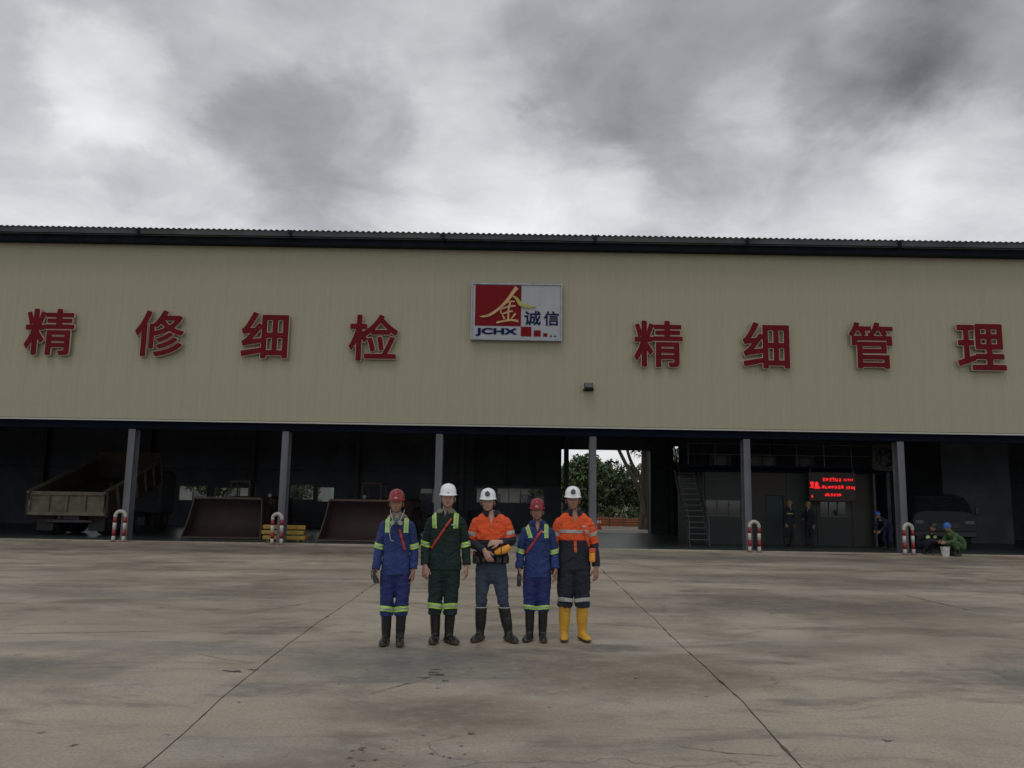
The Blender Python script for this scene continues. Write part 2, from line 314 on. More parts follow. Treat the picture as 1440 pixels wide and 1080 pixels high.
class MB:
    def __init__(s): s.v = []; s.f = []; s.mi = []; s.cur = 0
    def add(s, vs, fs):
        b = len(s.v); s.v.extend([tuple(p) for p in vs]); s.f.extend([tuple(i + b for i in f) for f in fs]); s.mi.extend([s.cur] * len(fs)); return s
    def box(s, x0, x1, y0, y1, z0, z1, T=None):
        vs = [Vector(p) for p in ((x0, y0, z0), (x1, y0, z0), (x1, y1, z0), (x0, y1, z0), (x0, y0, z1), (x1, y0, z1), (x1, y1, z1), (x0, y1, z1))]
        if T: vs = [T @ p for p in vs]
        return s.add(vs, [(0, 3, 2, 1), (4, 5, 6, 7), (0, 1, 5, 4), (1, 2, 6, 5), (2, 3, 7, 6), (3, 0, 4, 7)])
    def bbox(s, x0, x1, y0, y1, z0, z1, b=.01, T=None):        # chamfered box
        vs = []
        for z, i in ((z0, b), (z0 + b, 0), (z1 - b, 0), (z1, b)):
            for (x, y) in ((x0 + i + b, y0 + i), (x1 - i - b, y0 + i), (x1 - i, y0 + i + b), (x1 - i, y1 - i - b), (x1 - i - b, y1 - i), (x0 + i + b, y1 - i), (x0 + i, y1 - i - b), (x0 + i, y0 + i + b)):
                vs.append(Vector((x, y, z)))
        if T: vs = [T @ p for p in vs]
        fs = [tuple(range(7, -1, -1)), tuple(range(24, 32))]
        for r in range(3):
            for i in range(8): fs.append((r * 8 + i, r * 8 + (i + 1) % 8, r * 8 + 8 + (i + 1) % 8, r * 8 + 8 + i))
        return s.add(vs, fs)
    def rings(s, rs, closed_path=False, caps=True):
        n = len(rs[0]); vs = [p for r in rs for p in r]; fs = []
        for k in range(len(rs) - 1):
            for i in range(n): fs.append((k * n + i, k * n + (i + 1) % n, (k + 1) * n + (i + 1) % n, (k + 1) * n + i))
        if closed_path:
            k = len(rs) - 1
            for i in range(n): fs.append((k * n + i, k * n + (i + 1) % n, (i + 1) % n, i))
        elif caps:
            fs.append(tuple(range(n - 1, -1, -1))); fs.append(tuple((len(rs) - 1) * n + i for i in range(n)))
        return s.add(vs, fs)
    def loft(s, pts, rx, ry=None, lr=(1, 0, 0), seg=14, sub=0, caps=True, round_ends=True):
        pts = [Vector(p) for p in pts]; n = len(pts)
        rx = [rx] * n if isinstance(rx, (int, float)) else list(rx)
        ry = rx if ry is None else ([ry] * n if isinstance(ry, (int, float)) else list(ry))
        if sub:
            P2, X2, Y2 = [], [], []
            for i in range(n - 1):
                p0, p1, p2, p3 = pts[max(i - 1, 0)], pts[i], pts[i + 1], pts[min(i + 2, n - 1)]
                for k in range(sub):
                    t = k / sub
                    P2.append(.5 * ((2 * p1) + (p2 - p0) * t + (2 * p0 - 5 * p1 + 4 * p2 - p3) * t * t + (3 * p1 - p0 - 3 * p2 + p3) * t ** 3))
                    tt = t * t * (3 - 2 * t); X2.append(rx[i] * (1 - tt) + rx[i + 1] * tt); Y2.append(ry[i] * (1 - tt) + ry[i + 1] * tt)
            P2.append(pts[-1]); X2.append(rx[-1]); Y2.append(ry[-1]); pts, rx, ry = P2, X2, Y2; n = len(pts)
        lr = Vector(lr); rs = []
        for i in range(n):
            t = (pts[min(i + 1, n - 1)] - pts[max(i - 1, 0)]).normalized()
            x = lr - t * lr.dot(t)
            if x.length < 1e-3: x = Vector((0, 1, 0)) - t * t.y
            x.normalize(); y = t.cross(x)
            rs.append([pts[i] + x * (rx[i] * math.cos(a)) + y * (ry[i] * math.sin(a)) for a in (2 * PI * k / seg for k in range(seg))])
            if i == 0: t0, x0, y0 = t, x, y
        if round_ends and caps:
            def cap(i, sgn, t, x, y):
                out = []
                for q in (.45, .8, .97):
                    c = math.sqrt(1 - q * q); h = min(rx[i], ry[i])
                    out.append([pts[i] + t * (sgn * h * q * .8) + x * (rx[i] * c * math.cos(a)) + y * (ry[i] * c * math.sin(a)) for a in (2 * PI * k / seg for k in range(seg))])
                return out
            rs = cap(0, -1, t0, x0, y0)[::-1] + rs + cap(n - 1, 1, t, x, y)
        return s.rings(rs, caps=caps)
    def tube(s, pts, r, seg=8, closed=False, sub=0):
        if closed:
            pts = [Vector(p) for p in pts]; n = len(pts); rs = []
            nrm = Vector((0, 0, 1))
            for i in range(n):
                t = (pts[(i + 1) % n] - pts[i - 1]).normalized(); x = (nrm - t * nrm.dot(t)).normalized(); y = t.cross(x)
                rs.append([pts[i] + x * (r * math.cos(a)) + y * (r * math.sin(a)) for a in (2 * PI * k / seg for k in range(seg))])
            return s.rings(rs, closed_path=True)
        d = (Vector(pts[-1]) - Vector(pts[0])); lr = (1, 0, 0) if abs(d.normalized().x) < .8 else (0, 1, 0)
        return s.loft(pts, r, None, lr, seg, sub, True, False)
    def ellip(s, c, r, R=None, nu=14, nv=9):
        c = Vector(c); vs = []; fs = []
        for j in range(1, nv):
            th = PI * j / nv
            for i in range(nu):
                a = 2 * PI * i / nu; p = Vector((r[0] * math.sin(th) * math.cos(a), r[1] * math.sin(th) * math.sin(a), r[2] * math.cos(th)))
                vs.append(c + (R @ p if R else p))
        top = len(vs); vs.append(c + (R @ Vector((0, 0, r[2])) if R else Vector((0, 0, r[2])))); vs.append(c + (R @ Vector((0, 0, -r[2])) if R else Vector((0, 0, -r[2]))))
        for j in range(nv - 2):
            for i in range(nu): fs.append((j * nu + i, (j + 1) * nu + i, (j + 1) * nu + (i + 1) % nu, j * nu + (i + 1) % nu))
        for i in range(nu): fs.append((top, i, (i + 1) % nu)); fs.append((top + 1, (nv - 2) * nu + (i + 1) % nu, (nv - 2) * nu + i))
        return s.add(vs, fs)
    def cyl(s, c, axis, r, h, seg=20, r2=None):
        c = Vector(c); a = Vector(axis).normalized(); u = a.orthogonal().normalized(); w = a.cross(u); r2 = r if r2 is None else r2
        rs = [[p + u * (rr * math.cos(t)) + w * (rr * math.sin(t)) for t in (2 * PI * k / seg for k in range(seg))] for p, rr in ((c - a * h / 2, r), (c + a * h / 2, r2))]
        return s.rings(rs)
    def prism(s, poly, axis, a0, a1):      # poly in the two other axes, extruded along axis 0/1/2
        def P(u, v, w):
            p = [0, 0, 0]; o = [i for i in range(3) if i != axis]; p[o[0]] = u; p[o[1]] = v; p[axis] = w; return p
        n = len(poly); vs = [P(u, v, a0) for u, v in poly] + [P(u, v, a1) for u, v in poly]
        fs = [tuple(range(n)), tuple(range(2 * n - 1, n - 1, -1))] + [(i, i + n, (i + 1) % n + n, (i + 1) % n) for i in range(n)]
        return s.add(vs, fs)
    def mesh(s, name='m', mats=(), smooth=False, fix=True):
        me = bpy.data.meshes.new(name); me.from_pydata(s.v, [], s.f)
        for mm in mats: me.materials.append(M[mm] if isinstance(mm, str) else mm)
        if len(mats) > 1: me.polygons.foreach_set('material_index', s.mi)
        if fix:
            bm = bmesh.new(); bm.from_mesh(me); bmesh.ops.recalc_face_normals(bm, faces=bm.faces); bm.to_mesh(me); bm.free()
        if smooth: me.shade_smooth()
        me.update(); return me
    def build(s, name, mt, parent=None, smooth=False, loc=None, kind=None):
        o = link(name, s.mesh(name, (mt,) if isinstance(mt, str) or not isinstance(mt, (tuple, list)) else mt, smooth), parent, loc)
        if kind: o['kind'] = kind
        return o
def angle_smooth(o, deg=35):
    me = o.data; me.shade_smooth()
    try: me.set_sharp_from_angle(angle=math.radians(deg))
    except Exception: pass
    return o

# ================================================================== SETTING
# ------------------------------------------------------------------ ground and yard slabs
mb = MB()
g = 900; ys = [-900, -40, 0, 60, 120, 300, 900]; xs = [-900, -200, -60, 0, 60, 200, 900]
for y in ys:
    for x in xs: mb.v.append((x, y, -.16))
for j in range(len(ys) - 1):
    for i in range(len(xs) - 1):
        a = j * len(xs) + i; mb.f.append((a, a + 1, a + len(xs) + 1, a + len(xs)))
mb.mi = [0] * len(mb.f)
mb.build('ground', 'soil', kind='structure')
yard = MB().box(-60, 60, -14, 28.95, -.14, -.045).build('yard', 'joint', kind='structure')

def jitter_edge(p, q, inward, amp, chip, step=.12):
    """points from p to q, worn inwards irregularly"""
    p, q = Vector(p), Vector(q); n = max(2, int((q - p).length / step)); out = []
    for k in range(n):
        t = k / n; c = p.lerp(q, t); w = abs(mnoise.noise(Vector((c.x * 1.3, c.y * 1.3, 3)))) * amp
        w += max(0, mnoise.noise(Vector((c.x * 5, c.y * 5, 9))) - .25) * chip
        out.append(c + Vector(inward) * (w if 0 < k else 0))
    return out
JX = [-44, -38, -32, -26, -19.5, -13.4, -7.6, -2.43, 2.13, 7.62, 13.4, 19.5, 26, 32, 38, 44]
JY = [-13, -7, -1.0, 4.4, 10.25, 16.3, 22.4, 28.93]
for i in range(len(JX) - 1):
    for j in range(len(JY) - 1):
        x0, x1, y0, y1 = JX[i], JX[i + 1], JY[j], JY[j + 1]
        near = -16 < x0 < 14 and y0 > -2
        main = lambda x: x in (-2.43, 2.13)
        gl = .006 if main(x0) else .0022; gr = .006 if main(x1) else .0022; gy = .0018
        splay = lambda x, y: (float(np.interp(y, [0, 5.27, 7.6, 10.9, 15.3, 29], [.48, .20, .03, -.13, -.17, -.2])) if x == -2.43 else float(np.interp(y, [0, 5.5, 7.24, 10.8, 20.6, 29], [-.38, -.21, -.12, -.04, .18, .26])) if x == 2.13 else 0)
        # wander of the long joints, the same function on both sides of a joint
        wx = lambda x, y: (mnoise.noise(Vector((x, y * .35, 0))) * .05 + mnoise.noise(Vector((x, y * 1.7, 5))) * .015) if main(x) else mnoise.noise(Vector((x, y * .3, 0))) * .02
        wy = lambda y, x: mnoise.noise(Vector((x * .4, y, 7))) * .05
        A = (x0 + gl, y0 + gy, 0); B = (x1 - gr, y0 + gy, 0); C = (x1 - gr, y1 - gy, 0); D = (x0 + gl, y1 - gy, 0)
        if near:
            am = lambda x: (.008, .05) if main(x) else (.002, .008)
            pts = jitter_edge(A, B, (0, 1, 0), .0015, .008) + jitter_edge(B, C, (-1, 0, 0), *am(x1)) + jitter_edge(C, D, (0, -1, 0), .0015, .008) + jitter_edge(D, A, (1, 0, 0), *am(x0))
        else: pts = [Vector(A), Vector(B), Vector(C), Vector(D)]
        poly = []
        for p in pts:
            q = Vector(p)
            fx = (q.x - x0) / (x1 - x0); fy = (q.y - y0) / (y1 - y0)
            q.x += (wx(x0, p.y) + splay(x0, p.y)) * (1 - fx) + (wx(x1, p.y) + splay(x1, p.y)) * fx
            if 0 < j and j < len(JY) - 1: q.y += wy(y0, p.x) * (1 - fy) + (wy(y1, p.x) * fy if j < len(JY) - 2 else 0)
            poly.append(q)
        me = bpy.data.meshes.new('concrete_slab'); n = len(poly)
        me.from_pydata([tuple(p) for p in poly] + [(p.x, p.y, -.05) for p in poly], [], [tuple(range(n))] + [(k, k + n, (k + 1) % n + n, (k + 1) % n) for k in range(n)])
        me.materials.append(M['concrete']); me.update()
        link('concrete_slab', me, yard, (0, 0, 0))
# short cracks and chipped-out spots in the slabs
def crack(pts, w, name='crack'):
    m_ = MB(); L, R_ = [], []
    P = []
    for a, b in zip(pts, pts[1:]):
        n = max(2, int((Vector(b) - Vector(a)).length / .06))
        for k in range(n): P.append(Vector((*a, 0)).lerp(Vector((*b, 0)), k / n))
    n = len(P)
    for i, p in enumerate(P):
        t = (P[min(i + 1, n - 1)] - P[max(i - 1, 0)]).normalized(); nn = Vector((-t.y, t.x, 0))
        e = math.sin(PI * min(1, (i + .3) / n)) ** .4; off = mnoise.noise(p * 4) * .025
        ww = w * e * (.5 + abs(mnoise.noise(p * 9)) * 1.6)
        L.append(p + nn * (off + ww) + Vector((0, 0, .004))); R_.append(p + nn * (off - ww) + Vector((0, 0, .004)))
    m_.add(L + R_, [(i, i + 1, n + i + 1, n + i) for i in range(n - 1)])
    return m_.build(name, 'joint', yard)
crack([(7.55, 15.7), (7.58, 14.8), (7.62, 13.6)], .012)
crack([(-6.3, 9.88), (-5.2, 10.05), (-4.15, 10.33)], .007)
crack([(-3.85, 11.75), (-3.3, 12.9), (-3.1, 13.4)], .008)
crack([(2.1, 10.1), (2.5, 10.15), (2.75, 10.2)], .006)
crack([(-2.45, 10.7), (-3.2, 10.72), (-4, 10.6)], .005)
crack([(3.0, 24.5), (3.6, 21.5), (4.0, 19.8)], .01)
def chip(x, y, rx, ry):
    n = 22; m_ = MB(); vs = []
    for k in range(n):
        a = 2 * PI * k / n; r = max(.12, .55 + 1.5 * mnoise.noise(Vector((x * 7 + math.cos(a) * 2.2, y * 7 + math.sin(a) * 2.2, 1))))
        vs.append((x + rx * r * math.cos(a), y + ry * r * math.sin(a), .0045))
    m_.add(vs, [tuple(range(n))]); m_.build('chip', 'chipm', yard)
CH_ = [(-2.62, 8.05, .12, .06), (-2.48, 8.14, .06, .03), (-.74, 8.15, .07, .035), (-.64, 8.05, .09, .05), (-.70, 8.30, .06, .03), (-.80, 7.92, .06, .03), (-.58, 7.80, .05, .03), (-.92, 7.66, .05, .03), (-.62, 7.50, .04, .02), (-.98, 7.55, .03, .02),
       (-3.9, 6.0, .14, .03), (.35, 6.9, .03, .02), (3.35, 5.4, .04, .02), (2.75, 6.1, .04, .03), (5.7, 10.9, .06, .03), (4.1, 12.8, .1, .03), (-5.2, 12.4, .05, .03), (1.75, 7.35, .03, .015), (-2.9, 5.7, .03, .02), (-.25, 6.1, .04, .03), (.05, 5.95, .04, .012)]
rc = random.Random(5)
for _ in range(46): CH_.append((rc.uniform(-5, 5), rc.uniform(4.7, 9.2), rc.uniform(.008, .03), rc.uniform(.006, .018)))
for _ in range(26): CH_.append((rc.gauss(-.7, .35), rc.gauss(5.6, .3), rc.uniform(.008, .035), rc.uniform(.006, .018)))
for c in CH_: chip(*c)
crack([(-.72, 8.0), (-.85, 7.75), (-1.02, 7.5), (-1.2, 7.2)], .004)
crack([(1.2, 5.9), (1.5, 5.75), (1.9, 5.7)], .004)
crack([(-3.3, 8.9), (-2.9, 8.6), (-2.5, 8.45)], .004)

# hall floor (a step up from the yard) and the yard behind the hall
MB().box(-30.6, 31, 28.95, 43.6, -.12, .035).build('hall_floor', 'hallfloor', kind='structure')
MB().box(-30.6, 31, 28.90, 28.949, -.12, .04).build('floor_kerb', 'concrete', kind='structure')
MB().box(-12, 24, 43.62, 57.0, -.13, .02).build('rear_yard', 'concrete', kind='structure')

# ------------------------------------------------------------------ workshop building
bld = empty('workshop_building', (0, 29, 0))
tag(bld, 'long open-fronted workshop hall with beige ribbed cladding above dark open bays', 'building')
def B(mb_, name, mt, smooth=False, parent=None, kind=None):
    """geometry given in world coordinates, linked under the hall"""
    o = mb_.build(name, mt, parent or bld, smooth); me = o.data
    me.transform(Matrix.Translation((0, -29, 0)))
    if kind: o['kind'] = kind
    return o
BAY = 5.57; CX = [-2.6 + BAY * k for k in range(-5, 7)]; X0, X1 = CX[0] - .2, CX[-1] + .2
# cladding: one ribbed sheet, linked side by side
NP = 64; PW = (X1 - X0) / NP
def sheet_mesh():
    prof = []; ribs = 5; p = PW / ribs; d = .0055
    for k in range(ribs):
        x = k * p; prof += [(x, 0), (x + p * .58, 0), (x + p * .70, -d), (x + p * .84, -d), (x + p * .96, 0)]
    prof.append((PW, 0))
    n = len(prof); m_ = MB()
    m_.add([(x, y, 0) for x, y in prof] + [(x, y, 6.72) for x, y in prof], [(i, i + 1, n + i + 1, n + i) for i in range(n - 1)])
    return m_.mesh('cladding_sheet', ('clad',), fix=False)
sm = sheet_mesh()
for k in range(NP):
    o = link('cladding_sheet', sm, bld, (X0 + k * PW, 0, 4.36))
B(MB().box(X0, X1, 29.015, 29.06, 4.34, 11.1), 'wall_backing', 'steel_dk')
B(MB().box(X0, X1, 28.95, 29.07, 4.285, 4.338), 'bottom_flashing', 'flash')
B(MB().box(X0, X1, 29.14, 29.36, 4.02, 4.283), 'lintel_beam', 'navy')
# gutter: a channel with a lip, and its brackets
B(MB().prism([(28.62, 10.87), (28.98, 10.87), (28.98, 11.12), (28.96, 11.12), (28.96, 10.89), (28.64, 10.89), (28.64, 11.14), (28.60, 11.14), (28.60, 10.87)], 0, X0 - .3, X1 + .3), 'gutter', 'gutter')
B(MB().box(X0 - .3, X1 + .3, 28.585, 28.60, 11.115, 11.14), 'gutter_lit_lip', 'galv')  # pale strip: the light caught along the gutter edge, put into its colour
for x in CX:
    m_ = MB().box(x - .035, x + .035, 28.27, 28.325, 11.08, 11.31).box(x - .035, x + .035, 28.3, 28.6, 11.02, 11.08).box(x - .10, x - .035, 28.28, 28.33, 11.16, 11.24)
    B(m_, 'gutter_bracket', 'gutter')
# corrugated roof, eave overhang forward of the gutter
def wave_sheet(x0, x1, edge, pitch=.21, amp=.028, seg=6):
    n = int((x1 - x0) / pitch * seg); m_ = MB(); top = []
    for i in range(n + 1):
        x = x0 + i * pitch / seg; h = amp * math.cos(2 * PI * i / seg)
        for (y, z) in edge: top.append((x, y, z + h))
    e = len(edge)
    m_.add(top, [(i * e + j, (i + 1) * e + j, (i + 1) * e + j + 1, i * e + j + 1) for i in range(n) for j in range(e - 1)])
    return m_
B(wave_sheet(X0 - .3, X1 + .3, [(28.30, 11.305), (29.0, 11.42), (36.6, 12.70), (43.9, 11.35)]), 'roof_sheeting', 'roofm', True)
B(MB().box(X0 - .3, X1 + .3, 28.33, 28.345, 11.09, 11.265), 'eave_fascia', 'fascia')
# columns: welded H sections
def h_col(x, y0, z1, w=.24, d=.42):
    return MB().box(x - w / 2, x + w / 2, y0, y0 + .018, .0, z1).box(x - w / 2, x + w / 2, y0 + d - .018, y0 + d, .0, z1).box(x - .008, x + .008, y0 + .018, y0 + d - .018, .0, z1).box(x - w / 2 - .06, x + w / 2 + .06, y0 - .05, y0 + d + .05, .036, .056)
for x in CX:
    B(h_col(x, 29.10, 4.0 - .002), 'column', 'column'); B(h_col(x, 42.9, 11.0), 'rear_column', 'steel_dk')
    B(MB().prism([(29.1, 10.9), (36.6, 12.3), (42.9, 10.9), (42.9, 10.5), (36.6, 11.95), (29.1, 10.45)], 0, x - .08, x + .08), 'rafter', 'steel_dk')
for y in (31, 33, 35, 37.5, 39.5, 41.5):
    z = 11.42 + (y - 29) * .1645 if y < 36.6 else 12.70 - (y - 36.6) * .192
    B(MB().box(X0, X1, y - .04, y + .04, z - .28, z - .10), 'roof_purlin', 'steel_dk')
# crane rails along the hall and a travelling crane girder
B(MB().box(X0, X1, 42.4, 42.7, 7.0, 7.35).box(X0, X1, 29.6, 29.8, 7.0, 7.35), 'crane_rail', 'steel_dk')
B(MB().box(-11.0, -10.4, 29.9, 42.3, 7.0, 7.7).box(-10.9, -10.5, 34, 34.6, 6.4, 7.0), 'crane_girder', 'machine')
# side walls and rear wall with its openings
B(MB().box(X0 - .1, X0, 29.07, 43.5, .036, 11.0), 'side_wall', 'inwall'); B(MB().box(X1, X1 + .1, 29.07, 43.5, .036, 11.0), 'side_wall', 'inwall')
WINS = [(-17.7, -16.2, 1.36, 2.16), (-15.8, -13.8, 1.36, 2.1), (-11.75, -10.5, 1.5, 2.3), (-10.3, -9.4, 1.4, 2.2), (-4.8, -2.9, 1.42, 2.22), (-1.8, -.95, 1.5, 2.28), (-.7, 1.82, 1.5, 2.3), (8.45, 9.05, 3.85, 4.7), (17.0, 20.0, 1.4, 2.2), (-23.5, -21, 1.4, 2.2)]
DOOR = (2.73, 7.38, .036, 4.42)
def wall_with_holes(x0, x1, y0, y1, z0, z1, holes):
    xs_ = sorted({x0, x1, *[h[0] for h in holes], *[h[1] for h in holes]}); m_ = MB()
    for a, b in zip(xs_, xs_[1:]):
        hs = sorted([h for h in holes if h[0] <= a + 1e-6 and h[1] >= b - 1e-6], key=lambda h: h[2]); z = z0
        for h in hs:
            if h[2] > z + 1e-6: m_.box(a, b, y0, y1, z, h[2])
            z = h[3]
        m_.box(a, b, y0, y1, z, z1)
    return m_
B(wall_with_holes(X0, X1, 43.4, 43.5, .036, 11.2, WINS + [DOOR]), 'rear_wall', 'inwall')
for (a, b, c, d) in WINS:
    nx = max(1, round((b - a) / .62)); m_ = MB()
    m_.box(a, b, 43.36, 43.42, c - .03, c + .03).box(a, b, 43.36, 43.42, d - .03, d + .03)
    for k in range(nx + 1):
        x = a + (b - a) * k / nx; m_.box(x - .022, x + .022, 43.355, 43.425, c + .03, d - .03)
    w = B(m_, 'window', 'rail')
    for k in range(nx):
        xa = a + (b - a) * k / nx + .024; xb = a + (b - a) * (k + 1) / nx - .024
        B(MB().box(xa, xb, 43.44, 43.446, c + .03, d - .03), 'pane', 'pane', parent=w)
# hanging dark sliding doors either side of the tall opening, horizontal girts
for a, b in ((-1.95, -.2), (-.15, 1.25), (1.3, 2.7)):
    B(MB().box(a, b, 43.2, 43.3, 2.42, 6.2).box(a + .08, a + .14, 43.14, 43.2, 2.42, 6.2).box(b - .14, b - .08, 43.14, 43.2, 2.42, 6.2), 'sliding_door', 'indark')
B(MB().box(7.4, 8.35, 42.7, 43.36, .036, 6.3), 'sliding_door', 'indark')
for z in (3.0, 5.2, 7.9, 9.6):
    for a, b in ((X0, -2.0), (9.2, X1)): B(MB().box(a, b, 43.28, 43.38, z, z + .12), 'wall_girt', 'steel_dk')
# round vents in the rear wall of the left bays, pipe runs, hanging work lamps
for x in (-9.6, -8.9, -6.2, -5.5):
    B(MB().cyl((x, 43.3, 4.4), (0, 1, 0), .26, .1, 18), 'wall_vent', 'steel_dk')
# right-hand bay inner partition
B(MB().box(16.05, 16.2, 34.5, 43.3, .036, 3.1), 'partition', 'inwall')
B(MB().box(20.3, 23.5, 38.0, 38.1, .036, 5.5), 'partition', 'inwall')

# ------------------------------------------------------------------ office cabin in the hall, deck on top
cab = empty('office_cabin', (0, 33.4, 0)); tag(cab, 'pale green panel office cabin inside the hall, under the railed deck', 'cabin')
def BC(mb_, name, mt, parent=None, smooth=False):
    o = mb_.build(name, mt, parent or cab, smooth); o.data.transform(Matrix.Translation((0, -33.4, 0))); return o
CH = [(8.05, 9.5, 1.15, 1.82), (10.5, 11.25, .04, 2.05), (12.75, 13.85, 1.2, 1.85)]
xs_ = [7.95, 8.02, 9.62, 11.4, 12.6, 14.05, 15.0]
for a, b in zip(xs_[1:], xs_[2:]):
    hs = [h for h in CH if h[0] >= a and h[1] <= b]
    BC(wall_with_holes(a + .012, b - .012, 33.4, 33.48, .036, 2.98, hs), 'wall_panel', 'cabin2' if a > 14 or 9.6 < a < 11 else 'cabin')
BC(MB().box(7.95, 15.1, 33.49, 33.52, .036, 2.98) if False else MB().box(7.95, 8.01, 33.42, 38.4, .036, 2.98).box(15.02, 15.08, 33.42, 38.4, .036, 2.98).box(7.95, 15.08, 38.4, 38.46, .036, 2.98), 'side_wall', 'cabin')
for x in (9.62, 11.4, 12.6, 14.05): BC(MB().box(x - .011, x + .011, 33.43, 33.47, .036, 2.98), 'joint_strip', 'steel_dk')
for (a, b, c, d) in (CH[0], CH[2]):
    n = 3; m_ = MB().box(a, b, 33.38, 33.45, c, c + .04).box(a, b, 33.38, 33.45, d - .04, d)
    for k in range(n + 1):
        x = a + (b - a) * k / n; m_.box(max(a, x - .02), min(b, x + .02), 33.385, 33.445, c + .04, d - .04)
    w = BC(m_, 'window', 'rail')
    for k in range(n): BC(MB().box(a + (b - a) * k / n + .02, a + (b - a) * (k + 1) / n - .02, 33.43, 33.438, c + .04, d - .04), 'pane', 'glassdk', w)
BC(MB().box(10.52, 11.23, 33.44, 33.47, .04, 2.03), 'door', 'indark')
# deck and railing
dk = empty('mezzanine_deck', (0, 33.2, 3.0)); tag(dk, 'dark steel deck with thin post railing on top of the office cabin', 'deck')
def BD(mb_, name, mt, parent=None):
    o = mb_.build(name, mt, parent or dk); o.data.transform(Matrix.Translation((0, -33.2, -3.0))); return o
BD(MB().box(7.0, 15.3, 33.1, 38.6, 3.06, 3.12).box(7.0, 15.3, 33.1, 33.2, 2.985, 3.22), 'floor_plate', 'navy')
for k in range(8):
    x = 7.3 + k * 1.12; BD(MB().cyl((x, 33.15, 3.68), (0, 0, 1), .020, .92, 8), 'rail_post', 'rail')
for z in (3.68, 4.12): BD(MB().cyl((11.22, 33.15, z), (1, 0, 0), .018, 7.86, 8), 'handrail', 'rail')
# air conditioners on the deck
def ac_unit(x, y, z, w, label):
    r = empty('air_conditioner', (x, y, z)); tag(r, label, 'air conditioner', 'outdoor air conditioner units on the deck')
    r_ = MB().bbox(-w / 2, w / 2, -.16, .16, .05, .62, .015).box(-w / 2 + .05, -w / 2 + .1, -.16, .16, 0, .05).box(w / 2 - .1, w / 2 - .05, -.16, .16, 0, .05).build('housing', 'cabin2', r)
    for s_ in ((-.25, .25) if w > 1 else (0,)):
        gq = MB(); 
        for rr in (.08, .15, .22): gq.tube([(s_ * w * .9 + rr * math.cos(a), -.175, .335 + rr * math.sin(a)) for a in (2 * PI * k / 20 for k in range(20))], .006, 5, True)
        gq.cyl((s_ * w * .9, -.165, .335), (0, 1, 0), .23, .012, 24)
        gq.build('fan_grille', 'black', r)
ac_unit(10.55, 34.0, 3.12, 1.2, 'twin-fan air conditioner box on the deck right of the fifth column')
ac_unit(8.9, 34.2, 3.12, .85, 'single-fan air conditioner box on the deck above the stair side of the cabin')
ac_unit(12.4, 34.2, 3.12, .85, 'single-fan air conditioner box on the deck above the red LED board')
# extractor fan box
r = empty('extractor_fan', (15.35, 33.0, 3.05)); tag(r, 'large square extractor fan box with round dark mouth beside the sixth column', 'fan')
m_ = MB(); n = 28
outer = [(-.52, -.58), (.52, -.58), (.52, .58), (-.52, .58)]
ring = [(.40 * math.cos(2 * PI * k / n), .40 * math.sin(2 * PI * k / n)) for k in range(n)]
sq = []
for u, w in ring:
    s_ = .54 / max(abs(u) / .4 * .4 / .4 if False else abs(u / .4), abs(w / .4)) / 1; sq.append((u / .4 * s_, w / .4 * s_))
vs = [(u, -.02, w + .6) for u, w in ring] + [(u, 0, w + .6) for u, w in sq] + [(u, .6, w + .6) for u, w in sq] + [(u, .3, w + .6) for u, w in ring]
fs = []
for k in range(n):
    k2 = (k + 1) % n; fs += [(k, k2, n + k2, n + k), (n + k, n + k2, 2 * n + k2, 2 * n + k), (k, 3 * n + k, 3 * n + k2, k2)]
m_.add(vs, fs).build('housing', 'cabin2', r)
fb = MB()
for k in range(6):
    T = Matrix.Translation((0, .2, .6)) @ Matrix.Rotation(k * PI / 3, 4, 'Y') @ Matrix.Rotation(.5, 4, 'Z')
    fb.box(-.09, .09, -.006, .006, .05, .36, T)
fb.cyl((0, .2, .6), (0, 1, 0), .07, .12, 14).build('fan_rotor', 'steel_dk', r)
MB().cyl((0, .32, .6), (0, 1, 0), .40, .01, 28).build('back_plate', 'black', r)
MB().box(-.5, -.42, .1, .5, -3.0, .0).box(.42, .5, .1, .5, -3.0, .0).build('stand', 'steel_dk', r)
# LED text board
r = empty('led_board', (13.10, 32.9, 2.4)); tag(r, 'dark LED board with rows of glowing red characters above the cabin window', 'sign')
MB().bbox(-.96, .96, 0, .08, -.56, .60, .01).build('casing', 'ledoff', r)
MB().box(-.9, -.86, .02, .5, .5, .75).box(.86, .9, .02, .5, .5, .75).build('hanger', 'steel_dk', r)
def glyph(m_, x, z, h, w):
    for q in range(6):
        if random.random() < .5: a = random.uniform(0, w * .3); m_.box(x + a, x + w - random.uniform(0, w * .2), -.012, -.004, z + h * q / 6, z + h * q / 6 + h * .10)
        else: a = random.uniform(0, w * .85); m_.box(x + a, x + a + w * .15, -.011, -.003, z + random.uniform(0, h * .3), z + h * random.uniform(.6, 1))
def row(x0, z, n, h, w, gap):
    for k in range(n):
        lm = MB(); glyph(lm, x0 + k * (w + gap), z, h, w); lm.build('lit_character', 'led', r)
row(-.40, .24, 6, .15, .115, .015); row(.46, .26, 5, .10, .06, .02)
row(-.93, -.03, 2, .30, .19, .02); row(-.93, -.07, 1, .1, .5, 0); row(-.45, -.06, 7, .14, .12, .01); row(.53, -.08, 4, .14, .09, .01)
row(-.34, -.36, 6, .13, .105, .012); row(-.90, -.44, 1, .12, .09, 0)
